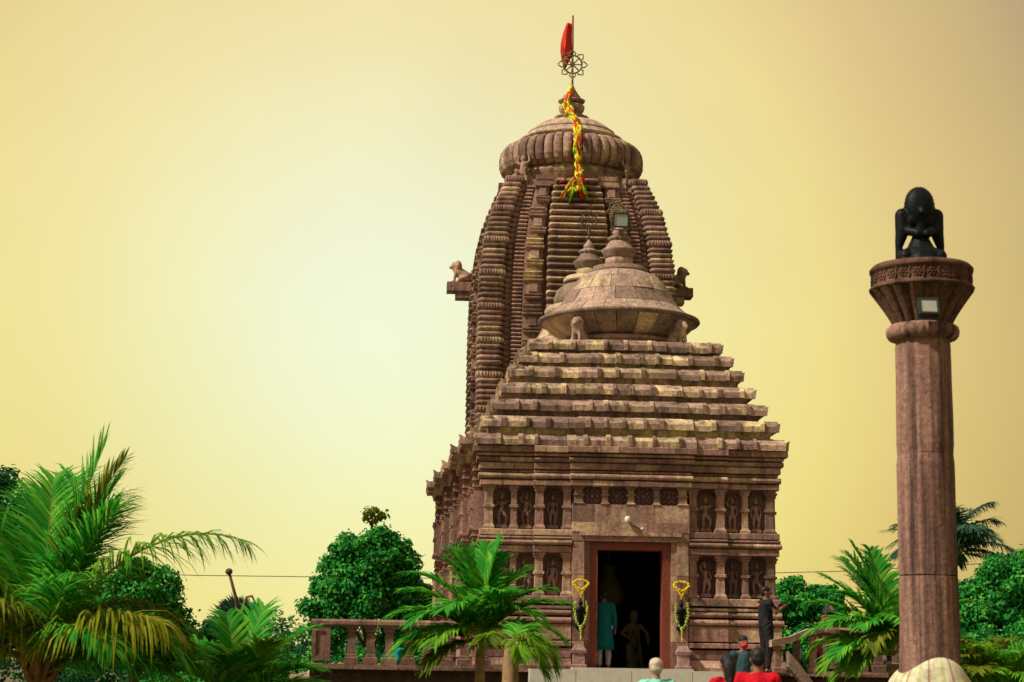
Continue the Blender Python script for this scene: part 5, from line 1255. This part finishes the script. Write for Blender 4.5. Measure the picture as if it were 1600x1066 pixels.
sl = leaf_cloud([(0, 0, 7.35, .28), (-.3, 0, 7.2, .2), (.32, 0, 7.25, .2), (.62, 0, 7.42, .1), (.05, 0, 7.0, .15)], 170, .17, 21); sl.materials.append(M['frond_olive']); link('crown', sl, sap)
for a_ in (-.3, .32, .62): MB().tube([(0, 0, 6.9), (a_ * .6, 0, 7.15), (a_, 0, 7.3)], [.025, .018, .01], 6).build('limb', M['bark'], sap)
tree('dark_tree', 'dark bluish tree behind the coconut palm at the picture edge', (-13.9, 50, 0), [(0, 0, 5.3, 1.35), (-.9, .2, 5.6, 1.1), (.7, -.2, 4.5, 1.1), (-.6, 0, 4.2, 1.4), (.9, .1, 3.5, 1.2), (-.4, 0, 2.8, 1.4)], 25600, 0.123, 'leaf_far', 2, .2)
tree('bushy_tree', 'mid green bushy tree behind the arching coconut frond', (-11.9, 60, 0), [(0, 0, 3.5, 1.25), (.7, 0, 3.6, .9), (-.8, 0, 3.2, 1.1), (.3, 0, 2.2, 1.3), (1.2, .1, 2.6, .9), (-1.3, 0, 2.0, 1.2)], 25600, 0.123, 'leaf', 3, .18)
tree('low_tree', 'bluish low tree below the distant fan palm', (-9.7, 62, 0), [(0, 0, 1.9, 1.05), (.9, 0, 1.6, .8), (-.9, 0, 1.7, .9), (-1.7, 0, 1.9, .9)], 16000, 0.112, 'leaf_far', 4, .12)
tree('flat_topped_tree', 'spreading green tree at the corner of the hall beyond the photographer', (10.95, 70, 0), [(-.2, 0, 4.0, 1.0), (.9, 0, 3.9, .85), (-1.0, 0, 3.9, .9), (.2, -.2, 2.5, 1.1), (1.5, 0, 3.0, .8), (-.9, 0, 2.4, 1.0)], 28800, 0.140, 'leaf', 5, .16)
tree('broad_tree', 'broad dense tree filling the corner beyond the fluted pillar', (14.6, 55, 0), [(0, 0, 3.7, 1.3), (-1.1, 0, 3.2, 1.1), (1.0, 0, 3.5, 1.3), (.2, -.2, 2.2, 1.4), (1.4, 0, 1.8, 1.2), (-1.2, 0, 1.8, 1.2), (.6, .1, 4.4, .8)], 44800, 0.123, 'leaf', 6, .2)
tree('fern_leaved_shrub', 'green shrub under the left end of the balustrade beside the dry plumes', (-4.62, 35.2, 0), [(0, 0, .9, .45), (-.35, 0, .75, .4), (.3, .1, 1.25, .3), (.25, 0, .7, .4)], 11200, 0.056, 'leaf', 7, .05, 'shrub')
tree('wayside_bush', 'low green bush between the coconut palm and the young palm', (-5.4, 32, 0), [(0, 0, .9, .5), (-.5, 0, .8, .5), (.5, 0, .75, .45)], 11200, 0.067, 'leaf', 8, .05, 'shrub')
tree('sunlit_hedge', 'bright green hedge seen between the balusters', (-4.6, 50, 0), [(-1.4, 0, 1.1, .8), (-.4, 0, 1.2, .8), (.7, 0, 1.1, .8), (1.6, 0, 1.1, .8), (2.6, 0, 1.1, .8)], 22400, 0.090, 'leaf', 9, .08, 'hedge')
tree('leafy_hedge', 'long leafy hedge running behind the fluted pillar', (10.2, 47, 0), [(-2.6, 0, 1.2, .8), (-1.5, 0, 1.5, .9), (-.4, 0, 1.6, 1.0), (.7, 0, 1.8, 1.0), (1.7, 0, 1.7, 1.0), (2.8, 0, 1.8, 1.1), (3.8, 0, 1.7, 1.1)], 22400, 0.090, 'leaf', 10, .08, 'hedge')
far = leaf_cloud([(x, 120 + 8 * math.sin(x), 1.2 + .9 * abs(math.sin(x * 1.7)), 2.6) for x in np.arange(-46, 47, 2.3)], 90000, .24, 12); far.materials.append(M['leaf_far'])
tag(link('treeline', far), 'far low line of dark trees along the horizon', kind='stuff')

# ------------------------------------------------------------------ bare curved pole, overhead cable
bp = thing('curved_pole', 'bare brown curved pole with a knob top behind the young palm', 'pole', (-8.62, 60, 0))
MB().tube([(.02, 0, 0), (.03, 0, 2.2), (.0, 0, 3.0), (-.10, 0, 3.6), (-.33, 0, 4.35)], [.07, .065, .06, .055, .045], 10).build('main_stem', M['rachis_dark'], bp)
mb = MB(); mb.ball((-.35, 0, 4.42), (.12, .12, .11), 12, 8); mb.build('knob', M['bark'], bp)
MB().tube([(.04, 0, 2.6), (.12, 0, 3.2), (.25, 0, 3.62), (.42, 0, 3.66), (.50, 0, 3.5)], [.05, .05, .045, .04, .03], 8).build('hooked_stem', M['rachis_brown'], bp)
cb = MB(); cb.tube([(-30, 90, 6.0 + .0), (-15.2, 90, 5.65), (0, 90, 5.7), (16.5, 90, 6.35), (34, 90, 7.6)], .018, 6)
tag(cb.build('overhead_cable', M['bark']), 'thin overhead cable crossing the sky behind the temple', 'cable')
